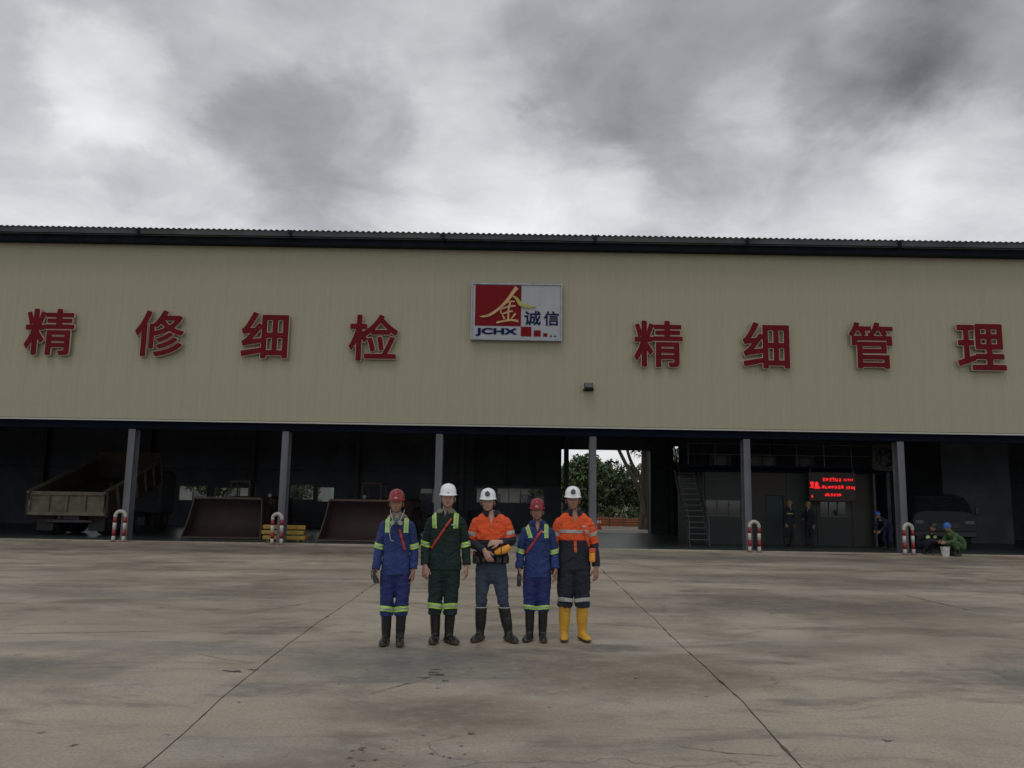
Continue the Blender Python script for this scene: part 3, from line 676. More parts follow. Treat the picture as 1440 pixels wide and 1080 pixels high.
# stair to the deck
r = empty('steel_stair', (7.35, 32.2, .036)); tag(r, 'steep steel stair with thin treads climbing to the deck beside the dark door', 'stair')
NT_ = 13
for k in range(NT_):
    z = .22 * (k + 1); y = 2.4 * k / NT_ - .6
    MB().box(-.36, .36, y, y + .22, z, z + .03).build('tread', 'rail', r)
for sx in (-.39, .38):
    MB().add([(sx - .02, -.75, 0), (sx + .02, -.75, 0), (sx + .02, -.55, 0), (sx - .02, -.55, 0), (sx - .02, 1.95, 3.0), (sx + .02, 1.95, 3.0), (sx + .02, 2.15, 3.0), (sx - .02, 2.15, 3.0)],
             [(0, 1, 2, 3), (4, 7, 6, 5), (0, 4, 5, 1), (1, 5, 6, 2), (2, 6, 7, 3), (3, 7, 4, 0)]).build('stringer', 'steel_dk', r)
    MB().tube([(sx, -.6, .1), (sx, -.6, .95), (sx, 2.0, 3.9)], .022, 8).build('handrail', 'rail', r)

# ------------------------------------------------------------------ sign characters
def glyph_polys(ch, off, font_w=None, res=170):
    """contours of a character grown by `off` (in em), as closed loops"""
    cu = bpy.data.curves.new('g', 'FONT'); cu.body = ch; o = bpy.data.objects.new('g', cu); COL.objects.link(o)
    dg = bpy.context.evaluated_depsgraph_get(); dg.update()
    me = bpy.data.meshes.new_from_object(o.evaluated_get(dg)); bpy.data.objects.remove(o)
    v = np.array([tuple(p.co)[:2] for p in me.vertices])
    tris = []
    me.calc_loop_triangles()
    tris = np.array([t.vertices[:] for t in me.loop_triangles])
    ec = {}
    for p in me.polygons:
        for a, b in p.edge_keys: ec[(a, b)] = ec.get((a, b), 0) + 1
    seg = np.array([e for e, c in ec.items() if c == 1])
    lo = v.min(0) - .08; hi = v.max(0) + .08; nx, ny = res, int(res * (hi[1] - lo[1]) / (hi[0] - lo[0]))
    X, Y = np.meshgrid(np.linspace(lo[0], hi[0], nx), np.linspace(lo[1], hi[1], ny)); P = np.stack([X.ravel(), Y.ravel()], 1)
    D = np.full(len(P), 9.)
    for a, b in seg:
        A, B_ = v[a], v[b]; d = B_ - A; l = max((d @ d), 1e-12); t = np.clip(((P - A) @ d) / l, 0, 1)
        D = np.minimum(D, np.hypot(*(P - A - t[:, None] * d).T))
    ins = np.zeros(len(P), bool)
    for t in tris:
        a, b, c = v[t]; s1 = (b[0] - a[0]) * (P[:, 1] - a[1]) - (b[1] - a[1]) * (P[:, 0] - a[0])
        s2 = (c[0] - b[0]) * (P[:, 1] - b[1]) - (c[1] - b[1]) * (P[:, 0] - b[0]); s3 = (a[0] - c[0]) * (P[:, 1] - c[1]) - (a[1] - c[1]) * (P[:, 0] - c[0])
        ins |= ((s1 >= 0) & (s2 >= 0) & (s3 >= 0)) | ((s1 <= 0) & (s2 <= 0) & (s3 <= 0))
    sd_ = np.where(ins, -D, D).reshape(ny, nx) - off
    bpy.data.meshes.remove(me)
    # marching squares
    nxt = {}; gx = np.linspace(lo[0], hi[0], nx); gy = np.linspace(lo[1], hi[1], ny)
    def cut(i0, j0, i1, j1):
        a, b = sd_[j0, i0], sd_[j1, i1]; t = a / (a - b); return (gx[i0] + (gx[i1] - gx[i0]) * t, gy[j0] + (gy[j1] - gy[j0]) * t)
    pos = {}
    for j in range(ny - 1):
        for i in range(nx - 1):
            c = [(i, j), (i + 1, j), (i + 1, j + 1), (i, j + 1)]; s_ = [sd_[q[1], q[0]] < 0 for q in c]
            if all(s_) or not any(s_): continue
            cr = []
            for e in range(4):
                a, b = c[e], c[(e + 1) % 4]
                if s_[e] != s_[(e + 1) % 4]:
                    key = (min(a, b), max(a, b)); pos[key] = cut(*a, *b); cr.append((key, s_[e]))
            outs = [k for k, s1 in cr if s1]; inn = [k for k, s1 in cr if not s1]
            if len(outs) == 1: nxt[outs[0]] = inn[0]
            else:
                ks = [k for k, _ in cr]; ss = [s1 for _, s1 in cr]
                for q in range(4):
                    if ss[q]: nxt[ks[q]] = ks[(q + 1) % 4] if not ss[(q + 1) % 4] else ks[q - 1]
    loops = []; seen = set()
    for k in list(nxt):
        if k in seen: continue
        lp = []; q = k
        while q not in seen and q in nxt: seen.add(q); lp.append(pos[q]); q = nxt[q]
        # drop collinear points
        L_ = np.array(lp)
        if len(L_) < 8: continue
        keep = rdp(L_, .0035); loops.append(keep)
    return loops
def rdp(P, eps):
    n = len(P); a = 0; b = int(np.argmax(np.hypot(*(P - P[0]).T)))
    def rec(i, j):
        if j <= i + 1: return [i]
        seg = P[i:j + 1] if j < n else np.vstack([P[i:], P[:1]])
        d = seg[-1] - seg[0]; l = np.hypot(*d)
        dist = np.abs(d[0] * (seg[:, 1] - seg[0][1]) - d[1] * (seg[:, 0] - seg[0][0])) / l if l > 1e-9 else np.hypot(*(seg - seg[0]).T)
        k = int(np.argmax(dist))
        if dist[k] < eps: return [i]
        return rec(i, i + k) + rec(i + k, j)
    idx = rec(a, b) + rec(b, n)
    return P[idx]
def poly_mesh(loops, scale, z0, z1, mt, name):
    """filled loops standing upright in XZ, from depth y=z0 (back) to z1 (front, negative)"""
    cu = bpy.data.curves.new('p', 'CURVE'); cu.dimensions = '2D'; cu.fill_mode = 'BOTH'; cu.extrude = abs(z1 - z0) / 2
    for lp in loops:
        sp = cu.splines.new('POLY'); sp.points.add(len(lp) - 1); sp.use_cyclic_u = True
        for i, p in enumerate(lp): sp.points[i].co = (p[0] * scale, p[1] * scale, 0, 1)
    o = bpy.data.objects.new('p', cu); COL.objects.link(o); dg = bpy.context.evaluated_depsgraph_get(); dg.update()
    me = bpy.data.meshes.new_from_object(o.evaluated_get(dg)); bpy.data.objects.remove(o)
    me.transform(Matrix.Translation((0, (z0 + z1) / 2, 0)) @ Matrix.Rotation(PI / 2, 4, 'X'))
    me.materials.clear(); me.materials.append(M[mt]); me.name = name
    return me
_gc = {}
def char_meshes(ch):
    if ch in _gc: return _gc[ch]
    a = glyph_polys(ch, .017, res=210); b = glyph_polys(ch, .032, res=210)
    allp = np.vstack(a); c = (allp.min(0) + allp.max(0)) / 2; sz = (allp.max(0) - allp.min(0)); sx, sz_ = 1.78 / sz[0] if ch not in '细理管' else {'细': 1.70, '理': 1.75, '管': 1.62}[ch] / sz[0], 1.72 / sz[1]
    f = lambda L_: [(p - c) * np.array([sx, sz_]) for p in L_]
    _gc[ch] = (poly_mesh(f(a), 1, -.04, -.092, 'redface', 'red_face'), poly_mesh(f(b), 1, .0, -.070, 'creamedge', 'pale_edge')); return _gc[ch]
for (ch, x, z, lab) in (('精', -16.93, 7.48, 'big red character at the far left end of the facade, first of the left four'),
                        ('修', -12.91, 7.49, 'big red character with slanting strokes, second of the left four'),
                        ('细', -9.06, 7.49, 'big red character with a gridded box on its right, third of the left four'),
                        ('检', -5.09, 7.46, 'big red character with a roof-shaped top, nearest left of the logo board'),
                        ('精', 5.32, 7.41, 'big red character nearest right of the logo board, first of the right four'),
                        ('细', 9.26, 7.42, 'big red character with a gridded box, second of the right four'),
                        ('管', 13.10, 7.48, 'big red character with two short roofs above a box, third of the right four'),
                        ('理', 17.12, 7.49, 'big red character at the far right end of the facade, last of the right four')):
    r = empty('sign_character', (x, 28.9, z)); tag(r, lab, 'sign character', 'big red characters mounted on the facade')
    fm, bm_ = char_meshes(ch); link('red_face', fm, r); link('pale_edge', bm_, r)
    mm = MB()
    for u in (-.5, .5):
        for w in (-.5, .5): mm.cyl((u, .04, w), (0, 1, 0), .015, .1, 6)
    mm.build('standoff', 'galv', r, kind='stuff')
# ------------------------------------------------------------------ logo board
lb = empty('logo_board', (.12, 28.78, 8.505)); tag(lb, 'white and red company logo board with gold character, at the middle of the facade', 'sign')
W2, H2 = 1.62, 1.015
MB().bbox(-W2, W2, 0, .16, -H2, H2, .012).build('panel', 'board', lb)
fr = MB(); t = .05
for a in ((-W2 - t, W2 + t, H2, H2 + t), (-W2 - t, W2 + t, -H2 - t, -H2), (-W2 - t, -W2, -H2, H2), (W2, W2 + t, -H2, H2)): fr.box(a[0], a[1], -.03, .17, a[2], a[3])
fr.build('frame', 'galv', lb)
# pixel grid of the photographed board -> board metres: px 663..790 -> -1.7..1.7 ; 180 px wide crop at 8x
bx = lambda u: (u - 690) / 500 * W2; bz = lambda w: (468 - w) / 315 * H2
MB().box(bx(222), bx(742), -.012, .002, bz(636), bz(160)).build('red_square', 'boardred', lb)
for i, (u0, u1, w0, w1) in enumerate(((742, 862, 640, 752), (888, 966, 680, 752), (994, 1042, 712, 752), (1072, 1092, 736, 754), (1120, 1138, 738, 754))):
    MB().box(bx(u0), bx(u1), -.010, .003, bz(w1), bz(w0)).build('small_square', 'boardred' if i < 3 else 'signblue', lb)
def stroke(pts, ws, name, mt, dep):
    """tapered brush stroke on the board"""
    P = [Vector((bx(u), bz(w))) for u, w in pts]; Q = []; W = []
    n = len(P)
    for i in range(n - 1):
        p0, p1, p2, p3 = P[max(i - 1, 0)], P[i], P[i + 1], P[min(i + 2, n - 1)]
        for k in range(6):
            t_ = k / 6; Q.append(.5 * ((2 * p1) + (p2 - p0) * t_ + (2 * p0 - 5 * p1 + 4 * p2 - p3) * t_ * t_ + (3 * p1 - p0 - 3 * p2 + p3) * t_ ** 3)); W.append(ws[i] * (1 - t_) + ws[i + 1] * t_)
    Q.append(P[-1]); W.append(ws[-1]); L_, R2 = [], []
    for i, q in enumerate(Q):
        tt = (Q[min(i + 1, len(Q) - 1)] - Q[max(i - 1, 0)]).normalized(); nn = Vector((-tt.y, tt.x)); w_ = W[i] / 500 * W2 / 2
        L_.append(q + nn * w_); R2.append(q - nn * w_)
    n = len(Q); m_ = MB(); vs = [(p.x, dep, p.y) for p in L_ + R2] + [(p.x, 0.0, p.y) for p in L_ + R2]
    fs = [(i, i + 1, n + i + 1, n + i) for i in range(n - 1)] + [(i, 2 * n + i, 2 * n + i + 1, i + 1) for i in range(n - 1)] + [(n + i, n + i + 1, 3 * n + i + 1, 3 * n + i) for i in range(n - 1)]
    m_.add(vs, fs).build(name, mt, lb)
stroke([(690, 185), (655, 235), (590, 330), (500, 430), (400, 505), (330, 530), (275, 532)], [50, 40, 34, 30, 30, 24, 3], 'gold_stroke', 'gold', -.045)
stroke([(640, 285), (690, 320), (730, 375), (790, 402), (850, 408), (905, 404)], [8, 34, 44, 36, 26, 3], 'gold_stroke', 'goldgreen', -.052)
for i, (p, w) in enumerate((([(555, 370), (620, 352), (670, 350)], [20, 20, 14]), ([(520, 440), (600, 410), (680, 402)], [14, 22, 16]), ([(525, 500), (600, 470), (650, 465)], [16, 20, 14]),
             ([(620, 352), (600, 450), (598, 570)], [18, 24, 20]), ([(465, 600), (560, 578), (640, 568), (712, 580)], [20, 24, 22, 30]), ([(530, 505), (550, 545), (560, 560)], [10, 24, 10]), ([(680, 490), (650, 530), (630, 555)], [24, 16, 8]), ([(520, 440), (512, 475), (525, 500)], [10, 16, 10]))):
    stroke(p, w, 'gold_stroke', 'gold', -.030 - .0025 * i)
def board_text(s_, cx_, cz_, w_, h_, off, name):
    lo = glyph_polys(s_, off, res=230 if len(s_) > 2 else 170); allp = np.vstack(lo); c = (allp.min(0) + allp.max(0)) / 2; sz = allp.max(0) - allp.min(0)
    me = poly_mesh([(p - c) * np.array([w_ / sz[0], h_ / sz[1]]) for p in lo], 1, .002, -.022, 'signblue', name); link(name, me, lb, (cx_, 0, cz_))
board_text('诚', bx(872), bz(538), bx(965) - bx(778), bz(455) - bz(620), .015, 'blue_character')
board_text('信', bx(1086), bz(540), bx(1170) - bx(1000), bz(455) - bz(622), .015, 'blue_character')
board_text('JCHX', bx(465), bz(708), bx(700) - bx(235), bz(662) - bz(756), .042, 'blue_letters')
# ------------------------------------------------------------------ flood lamp on the facade
r = empty('flood_lamp', (2.77, 28.9, 5.67)); tag(r, 'small square flood lamp on the facade below right of the logo board', 'lamp')
T = Matrix.Rotation(math.radians(-35), 4, 'X')
MB().bbox(-.16, .16, -.26, -.12, -.13, .13, .015, T).build('housing', 'black', r)
MB().box(-.125, .125, -.272, -.258, -.10, .10, T).build('glass', 'lens', r)
MB().box(-.19, -.17, -.2, .06, -.03, .03).box(.17, .19, -.2, .06, -.03, .03).box(-.19, .19, .05, .08, -.03, .03).build('bracket', 'black', r)

# ================================================================== THINGS IN AND IN FRONT OF THE BAYS
# ------------------------------------------------------------------ hoop bollards
def bollard():
    r = empty('hoop_bollard'); H_, hw, R = 1.06, .17, .17
    path = [(-hw, 0)]; 
    def pt(s_):                                      # distance along the hoop -> point
        L1 = H_ - R - .02
        if s_ < L1: return Vector((-hw, 0, s_ + .02))
        if s_ < L1 + PI * R: a = (s_ - L1) / R; return Vector((-R * math.cos(a), 0, L1 + .02 + R * math.sin(a)))
        return Vector((hw, 0, .02 + L1 - (s_ - L1 - PI * R)))
    L1 = H_ - R - .02; tot = 2 * L1 + PI * R
    cuts = [0, .18, .40, .64, .83]; col_ = ['bwhite', 'bred', 'bwhite', 'bred']
    for k in range(4):
        for a, b in ((cuts[k], cuts[k + 1]), (tot - cuts[k + 1], tot - cuts[k])):
            MB().tube([pt(a + (b - a) * q / 2) for q in range(3)], .062, 14).build('painted_band', col_[k], r, True)
    MB().tube([pt(.83 + (tot - 1.66) * q / 16) for q in range(17)], .062, 14).build('hoop_top', 'bwhite', r, True)
    MB().cyl((-hw, 0, .012), (0, 0, 1), .085, .024, 14).cyl((hw, 0, .012), (0, 0, 1), .085, .024, 14).build('base_plates', 'bred', r, kind='stuff') if False else None
    for x in (-hw, hw): MB().cyl((x, 0, .012), (0, 0, 1), .09, .024, 14).build('base_plate', 'bred', r)
    return r
b0 = bollard(); BL = ['red and white hoop bollard by the dump truck, leftmost of the four', 'red and white hoop bollard in front of the stacked yellow bars',
                      'red and white hoop bollard before the cabin, right of the worker with yellow boots', 'red and white hoop bollard beside the crouching worker, rightmost of the four']
for i, x in enumerate((-13.67, -8.13, 8.57, 13.98)):
    o = b0 if i == 0 else dup_tree(b0)
    o.location = (x, 28.6, 0); o.rotation_euler = ((.0, .02, -.015, .01)[i], (.012, -.02, .015, -.01)[i], (.1, -.15, .05, .2)[i]); tag(o, BL[i], 'bollard', 'red and white hoop bollards along the front')

# ------------------------------------------------------------------ dump truck, tail towards the yard, bed tipped
def wheel(parent, x, y, z, r_, w, rimm='steel_dk', name='wheel'):
    o = MB(); prof = [(.62 * r_, w * .36), (.80 * r_, w * .5), (.95 * r_, w * .46), (r_, w * .34), (r_, -w * .34), (.95 * r_, -w * .46), (.80 * r_, -w * .5), (.62 * r_, -w * .36)]
    n = 26; rs = [[Vector((x + a, y + q * math.cos(t), z + q * math.sin(t))) for t in (2 * PI * k / n for k in range(n))] for q, a in prof]
    o.rings(rs, caps=False); t_ = angle_smooth(o.build(name, 'rubber', parent))
    rim = MB(); prof = [(.62 * r_, w * .36), (.55 * r_, w * .1), (.2 * r_, w * .12), (.18 * r_, w * .3), (.01, w * .3)]
    for sg in (1, -1):
        rim.rings([[Vector((x + a * sg, y + q * math.cos(t), z + q * math.sin(t))) for t in (2 * PI * k / n for k in range(n))] for q, a in prof], caps=False)
    rim.build('rim', rimm, t_)
    return t_
tk = empty('dump_truck', (-17.05, 31.3, .036)); tag(tk, 'worn cream dump truck parked tail out with its bed tipped up', 'truck')
ang = math.radians(17); T = Matrix.Translation((0, .15, .78)) @ Matrix.Rotation(ang, 4, 'X')
W_ = 1.42; Lb = 5.2; Hs = .86
bed = MB()
bed.box(-W_, W_, .06, Lb, 0, .06, T)
bed_o = bed.build('bed_floor', 'truckin', tk)
for sx in (-1, 1):
    sm_ = MB(); a, b = (W_ * sx, (W_ + .05) * sx) if sx > 0 else ((W_ + .05) * sx, W_ * sx)
    sm_.box(a, b, 0, Lb, .0, Hs, T); side = sm_.build('side_wall', 'truckin', tk)
    q = MB(); q.box(min(W_ * sx - .02, (W_ + .11) * sx), max(W_ * sx + .02, (W_ + .11) * sx), -.01, Lb, Hs + .002, Hs + .09, T); q.build('top_rail', 'truck', side)
    for k in range(7):
        y = .1 + k * .8; xx = (W_ + .052) * sx; MB().box(min(xx, xx + .07 * sx), max(xx, xx + .07 * sx), y, y + .09, .0, Hs, T).build('side_rib', 'truck', side)
MB().box(-W_, W_, Lb, Lb + .06, 0, Hs + .35, T).build('front_wall', 'truckin', tk)
# tailgate with pressed frame
tg = MB().box(-W_ - .04, W_ + .04, .06, .09, .78, 1.66).build('tailgate', 'truck', tk)
MB().bbox(-W_ - .07, W_ + .07, -.02, .06, 1.53, 1.68, .015).build('top_bar', 'truck', tg)
MB().bbox(-W_ - .07, W_ + .07, -.02, .06, .76, .90, .015).build('bottom_bar', 'truck', tg)
for x in (-W_ - .03, -.72, -.02, .68, W_ + .03 - .07): MB().bbox(x - .045, x + .045, -.015, .059, .902, 1.528, .01).build('upright', 'truck', tg)
MB().bbox(-W_ - .16, -W_ - .075, 0, .2, .72, 1.72, .01).bbox(W_ + .075, W_ + .16, 0, .2, .72, 1.72, .01).build('tail_post', 'truckin', tk)
MB().box(-.42, -.30, .2, 6.5, .62, .86).box(.30, .42, .2, 6.5, .62, .86).box(-.30, .30, .3, .4, .62, .86).build('chassis_rail', 'steel_dk', tk)
for x in (-1.0, 1.0): wheel(tk, x, 1.35, .52, .52, .56); wheel(tk, x, 2.75, .52, .52, .56)
for x in (-1.05, 1.05): wheel(tk, x, 6.1, .52, .52, .32)
for x in (-1.0, 1.0): MB().box(x - .32, x + .32, .42, .44, .18, .80).build('mud_flap', 'rubber', tk)
MB().box(-.9, .9, .25, .33, .5, .6).build('rear_bumper', 'steel_dk', tk)
for x in (-.78, .78): MB().bbox(x - .13, x + .13, .21, .25, .5, .6, .01).build('tail_lamp', 'machinered', tk)
cb = MB().bbox(-1.2, 1.2, 5.5, 7.2, .7, 2.7, .12).build('cab', 'steel_dk', tk)
MB().box(-.8, .8, 5.48, 5.5, 1.75, 2.4).build('rear_window', 'glassdk', cb)
MB().cyl((0, 3.6, 1.35), (0, -.35, 1), .09, 1.6, 12).build('tipping_ram', 'steel_dk', tk)

# ------------------------------------------------------------------ underground loaders with wide buckets
def loader(x, y, rz, lab, w, body, lean=0.0):
    r = empty('mining_loader', (x, y, .036), rz); tag(r, lab, 'loader', 'loaders standing with their buckets towards the yard')
    # bucket: curved back sheet, flared side plates, lip (profile in Y,Z; mouth towards -Y)
    prof = [(-.55, .04), (-.2, .05), (.15, .08), (.42, .22), (.58, .48), (.60, .80), (.52, 1.10), (.34, 1.36), (.10, 1.52)]
    prof_i = [(-.55, .065), (-.2, .08), (.13, .115), (.38, .25), (.53, .49), (.55, .80), (.48, 1.08), (.31, 1.33), (.08, 1.48)]
    flare = lambda z: w / 2 - .20 * min(1, z / 1.5) ** .8
    m_ = MB(); n = len(prof); vs = []
    for q in (prof, prof_i):
        for sg in (-1, 1): vs += [(sg * flare(z), yy, z) for yy, z in q]
    fs = []
    for i in range(n - 1): fs += [(i, n + i, n + i + 1, i + 1), (2 * n + i, 2 * n + i + 1, 3 * n + i + 1, 3 * n + i)]
    fs += [(0, 2 * n, 3 * n, n), (n - 1, 2 * n - 1, 4 * n - 1, 3 * n - 1)]
    m_.add(vs, fs); bk = angle_smooth(m_.build('bucket', 'bucket', r), 50)
    for sg in (-1, 1):      # side plate with a hollow front edge
        edge = [(-.58, .03), (-.50, .20), (-.30, .50), (-.12, .85), (-.02, 1.20), (.08, 1.53)]
        poly = edge + prof[::-1][1:-1]
        vs = []; k = len(poly)
        for o_ in (0, .035 * sg):
            vs += [(sg * flare(z) + o_, yy, z) for yy, z in poly]
        m2 = MB().add(vs, [tuple(range(k)), tuple(range(2 * k - 1, k - 1, -1))] + [(i, i + k, (i + 1) % k + k, (i + 1) % k) for i in range(k)])
        m2.build('side_plate', 'bucket', bk)
        # worn edge strip
        e = []
        for yy, z in edge: e.append((sg * (flare(z) + .02), yy - .012, z))
        MB().tube(e, .028, 6).build('edge_bar', 'bucketlip', bk)
    MB().box(-w / 2, w / 2, -.66, -.54, .025, .062).build('cutting_lip', 'bucketlip', bk)
    MB().box(-w / 2 + .22, w / 2 - .22, .02, .12, 1.49, 1.57).build('top_bar', 'bucketlip', bk)
    MB().box(-w / 2 + .16, w / 2 - .16, .52, .535, 1.00, 1.06).build('rib', 'bucket', bk) if False else None
    # boom, front frame, cab, engine cover, wheels
    for sx in (-.45, .45): MB().add([(sx - .09, .62, .4), (sx + .09, .62, .4), (sx + .09, .62, .7), (sx - .09, .62, .7), (sx - .09, 2.4, 1.25), (sx + .09, 2.4, 1.25), (sx + .09, 2.4, 1.6), (sx - .09, 2.4, 1.6)],
             [(0, 1, 2, 3), (4, 7, 6, 5), (0, 4, 5, 1), (1, 5, 6, 2), (2, 6, 7, 3), (3, 7, 4, 0)]).build('boom_arm', body, r)
    MB().cyl((0, 1.5, 1.25), (0, 1, .3), .11, 1.5, 12).build('dump_ram', 'steel_dk', r)
    MB().bbox(-.75, .75, 1.9, 3.4, .55, 1.55, .08).build('front_frame', body, r)
    MB().bbox(-.95, .95, 3.7, 7.4, .6, 1.62, .12).build('engine_cover', body, r)
    for sx in (-.42, .42): MB().cyl((sx * 1.9, 3.38, 1.66), (0, 1, 0), .08, .06, 12).build('work_lamp', 'lens', r)
    c_ = MB().box(-.95, -.1, 3.5, 4.6, 2.2, 2.27)
    for px_, py_ in ((-.92, 3.53), (-.13, 3.53), (-.92, 4.57), (-.13, 4.57)): c_.box(px_ - .03, px_ + .03, py_ - .03, py_ + .03, 1.55, 2.2)
    c_.build('canopy', body, r)
    for sx in (-1, 1): wheel(r, sx * .95, 2.35, .62, .62, .48, body); wheel(r, sx * .98, 5.7, .62, .62, .48, body)
    return r
loader(-10.98, 31.6, math.radians(3), 'mining loader with a wide rusty bucket, between the truck and the yellow bars', 2.95, 'machine')
loader(-5.62, 31.0, math.radians(-4), 'mining loader with reddish frame and rusty bucket, behind the worker in blue', 3.0, 'machinered')

# ------------------------------------------------------------------ stack of yellow bars
k = 0
words_ = [('lowest front', 'lowest rear'), ('middle front', 'middle rear'), ('top front', 'top rear')]
MB_bar = MB().bbox(-.78, .78, -.075, .075, -.075, .075, .02).mesh('yellow_bar', ('yellowbar',))
capm = MB().bbox(-.80, -.775, -.05, .05, -.05, .05, .01).bbox(.775, .80, -.05, .05, -.05, .05, .01).mesh('end_cap', ('bred',))
for lv in range(3):
    for c in range(2):
        o = empty('yellow_bar', (-8.28 + random.uniform(-.06, .06), 29.95 + c * .22, .165 + lv * .19), random.uniform(-.03, .03))
        link('bar', MB_bar, o); link('end_cap', capm, o)
        tag(o, 'yellow steel bar in the stack behind the second bollard, %s of the pile' % words_[lv][c], 'steel bar', 'yellow bars stacked behind the bollard')
o = empty('timber_skid', (-8.28, 30.06, .036)); tag(o, 'dark timber skid lying under the stacked yellow bars', 'skid')
MB().box(-.6, -.5, -.2, .2, 0, .052).build('runner', 'soil', o); MB().box(.5, .6, -.2, .2, 0, .052).build('runner', 'soil', o)

# ------------------------------------------------------------------ grey service van in the last bay
v = empty('service_van', (17.95, 33.6, .036)); tag(v, 'dark grey high-roofed van parked nose out in the last bay on the right', 'van')
sec = [(-1.42, .38), (-1.45, .9), (-1.42, 1.35), (-1.30, 1.9), (-1.12, 2.10), (-.8, 2.17), (.8, 2.17), (1.12, 2.10), (1.30, 1.9), (1.42, 1.35), (1.45, .9), (1.42, .38)]
rs = []
for y, sx, sz, dz in ((.0, .93, .55, .1), (.12, .97, .60, .05), (.5, .99, .96, 0), (.85, 1, 1, 0), (4.6, 1, 1, 0), (4.75, .97, .98, 0)):
    rs.append([Vector((a * sx, y, .38 + (b - .38) * sz + dz)) for a, b in sec])
angle_smooth(MB().rings(rs).build('body', 'van', v), 40)
MB().add([(-1.12, .09, 1.46), (1.12, .09, 1.46), (1.02, .44, 2.02), (-1.02, .44, 2.02), (-1.12, .13, 1.46), (1.12, .13, 1.46), (1.02, .48, 2.02), (-1.02, .48, 2.02)],
         [(0, 1, 2, 3), (7, 6, 5, 4), (0, 4, 5, 1), (1, 5, 6, 2), (2, 6, 7, 3), (3, 7, 4, 0)]).build('windscreen', 'glassdk', v)
MB().bbox(-1.3, 1.3, -.08, .1, .42, .66, .03).build('bumper', 'black', v)
for x in (-1.05, 1.05): MB().bbox(x - .2, x + .2, -.03, .06, .92, 1.12, .03).build('headlight', 'lens', v)
MB().box(-.6, .6, -.03, .02, .78, .98).build('grille', 'black', v)
for x in (-1.28, 1.28):
    for y in (.95, 3.8): wheel(v, x, y, .38, .38, .24)
    MB().bbox(x * 1.27 - .07, x * 1.27 + .07, .42, .5, 1.35, 1.65, .02).build('mirror', 'black', v)

# ------------------------------------------------------------------ drums, boxes, trolley inside
def drum(x, y, mt, lab):
    r = empty('oil_drum', (x, y, .036)); tag(r, lab, 'drum')
    prof = [(.0, .02), (.29, .02), (.30, 0), (.30, .29), (.315, .30), (.30, .31), (.30, .58), (.315, .59), (.30, .60), (.30, .88), (.29, .86), (0.001, .86)]
    n = 22; angle_smooth(MB().rings([[Vector((max(q, .001) * math.cos(t), max(q, .001) * math.sin(t), z)) for t in (2 * PI * k / n for k in range(n))] for q, z in prof], caps=False).build('shell', mt, r))
    MB().cyl((.18, 0, .875), (0, 0, 1), .03, .02, 10).build('bung', 'steel_dk', r)
drum(-3.6, 38.5, 'signblue', 'blue oil drum in the dark behind the third column')
for n_, (x, y, z) in enumerate(((-1.3, 37.0, .036), (-1.27, 37.03, .42), (-1.33, 36.98, .80))):
    r = empty('spare_tyre', (x, y, z)); tag(r, ['big black tyre lying at the bottom of the stack behind the white-helmeted workers', 'big black tyre in the middle of the stack deep in the bay', 'big black tyre on top of the stack deep in the bay'][n_], 'tyre', 'tyres stacked in the middle bay')
    o_ = wheel(r, 0, 0, 0, .6, .38, name='tread'); o_.data.transform(Matrix.Translation((0, 0, .19)) @ Matrix.Rotation(PI / 2, 4, 'Y'))
    for c_ in o_.children: bpy.data.objects.remove(c_)
r = empty('workbench', (4.2, 42.3, .036)) if False else empty('workbench', (-6.6, 42.2, .036)); tag(r, 'dark steel workbench against the back wall under the vents', 'workbench')
MB().bbox(-1.2, 1.2, -.4, .4, .85, .92, .01).build('top', 'steel_dk', r)
for x in (-1.12, 1.12):
    for y in (-.33, .33): MB().box(x - .04, x + .04, y - .04, y + .04, 0, .85).build('leg', 'steel_dk', r)
MB().bbox(-.9, -.5, -.2, .2, .92, 1.2, .01).build('tool_box', 'machinered', r)

# ================================================================== BEHIND THE HALL
def leaves(m_, centers, radii, count, size, droop=.3):
    cs = np.array(centers); rr = np.array(radii); idx = rng.choice(len(cs), count, p=rr ** 2 / (rr ** 2).sum())
    d = rng.normal(size=(count, 3)); d /= np.linalg.norm(d, axis=1)[:, None]; rad = rng.uniform(.35, 1.08, count) ** .6
    P = cs[idx] + d * (rr[idx] * rad)[:, None] * np.array([1, 1, .8])
    a = rng.normal(size=(count, 3)); a /= np.linalg.norm(a, axis=1)[:, None]; a[:, 2] -= droop
    b = np.cross(a, rng.normal(size=(count, 3))); b /= np.linalg.norm(b, axis=1)[:, None]
    s_ = size * rng.uniform(.6, 1.3, count)[:, None]; a = a * s_; b = b * s_ * .45
    v_ = np.stack([P - a * .5, P + b * .5, P + a * .5, P - b * .5], 1).reshape(-1, 3)
    base = len(m_.v); m_.v.extend(map(tuple, v_.tolist())); m_.f.extend([(base + 4 * i, base + 4 * i + 1, base + 4 * i + 2, base + 4 * i + 3) for i in range(count)]); m_.mi.extend([0] * count)
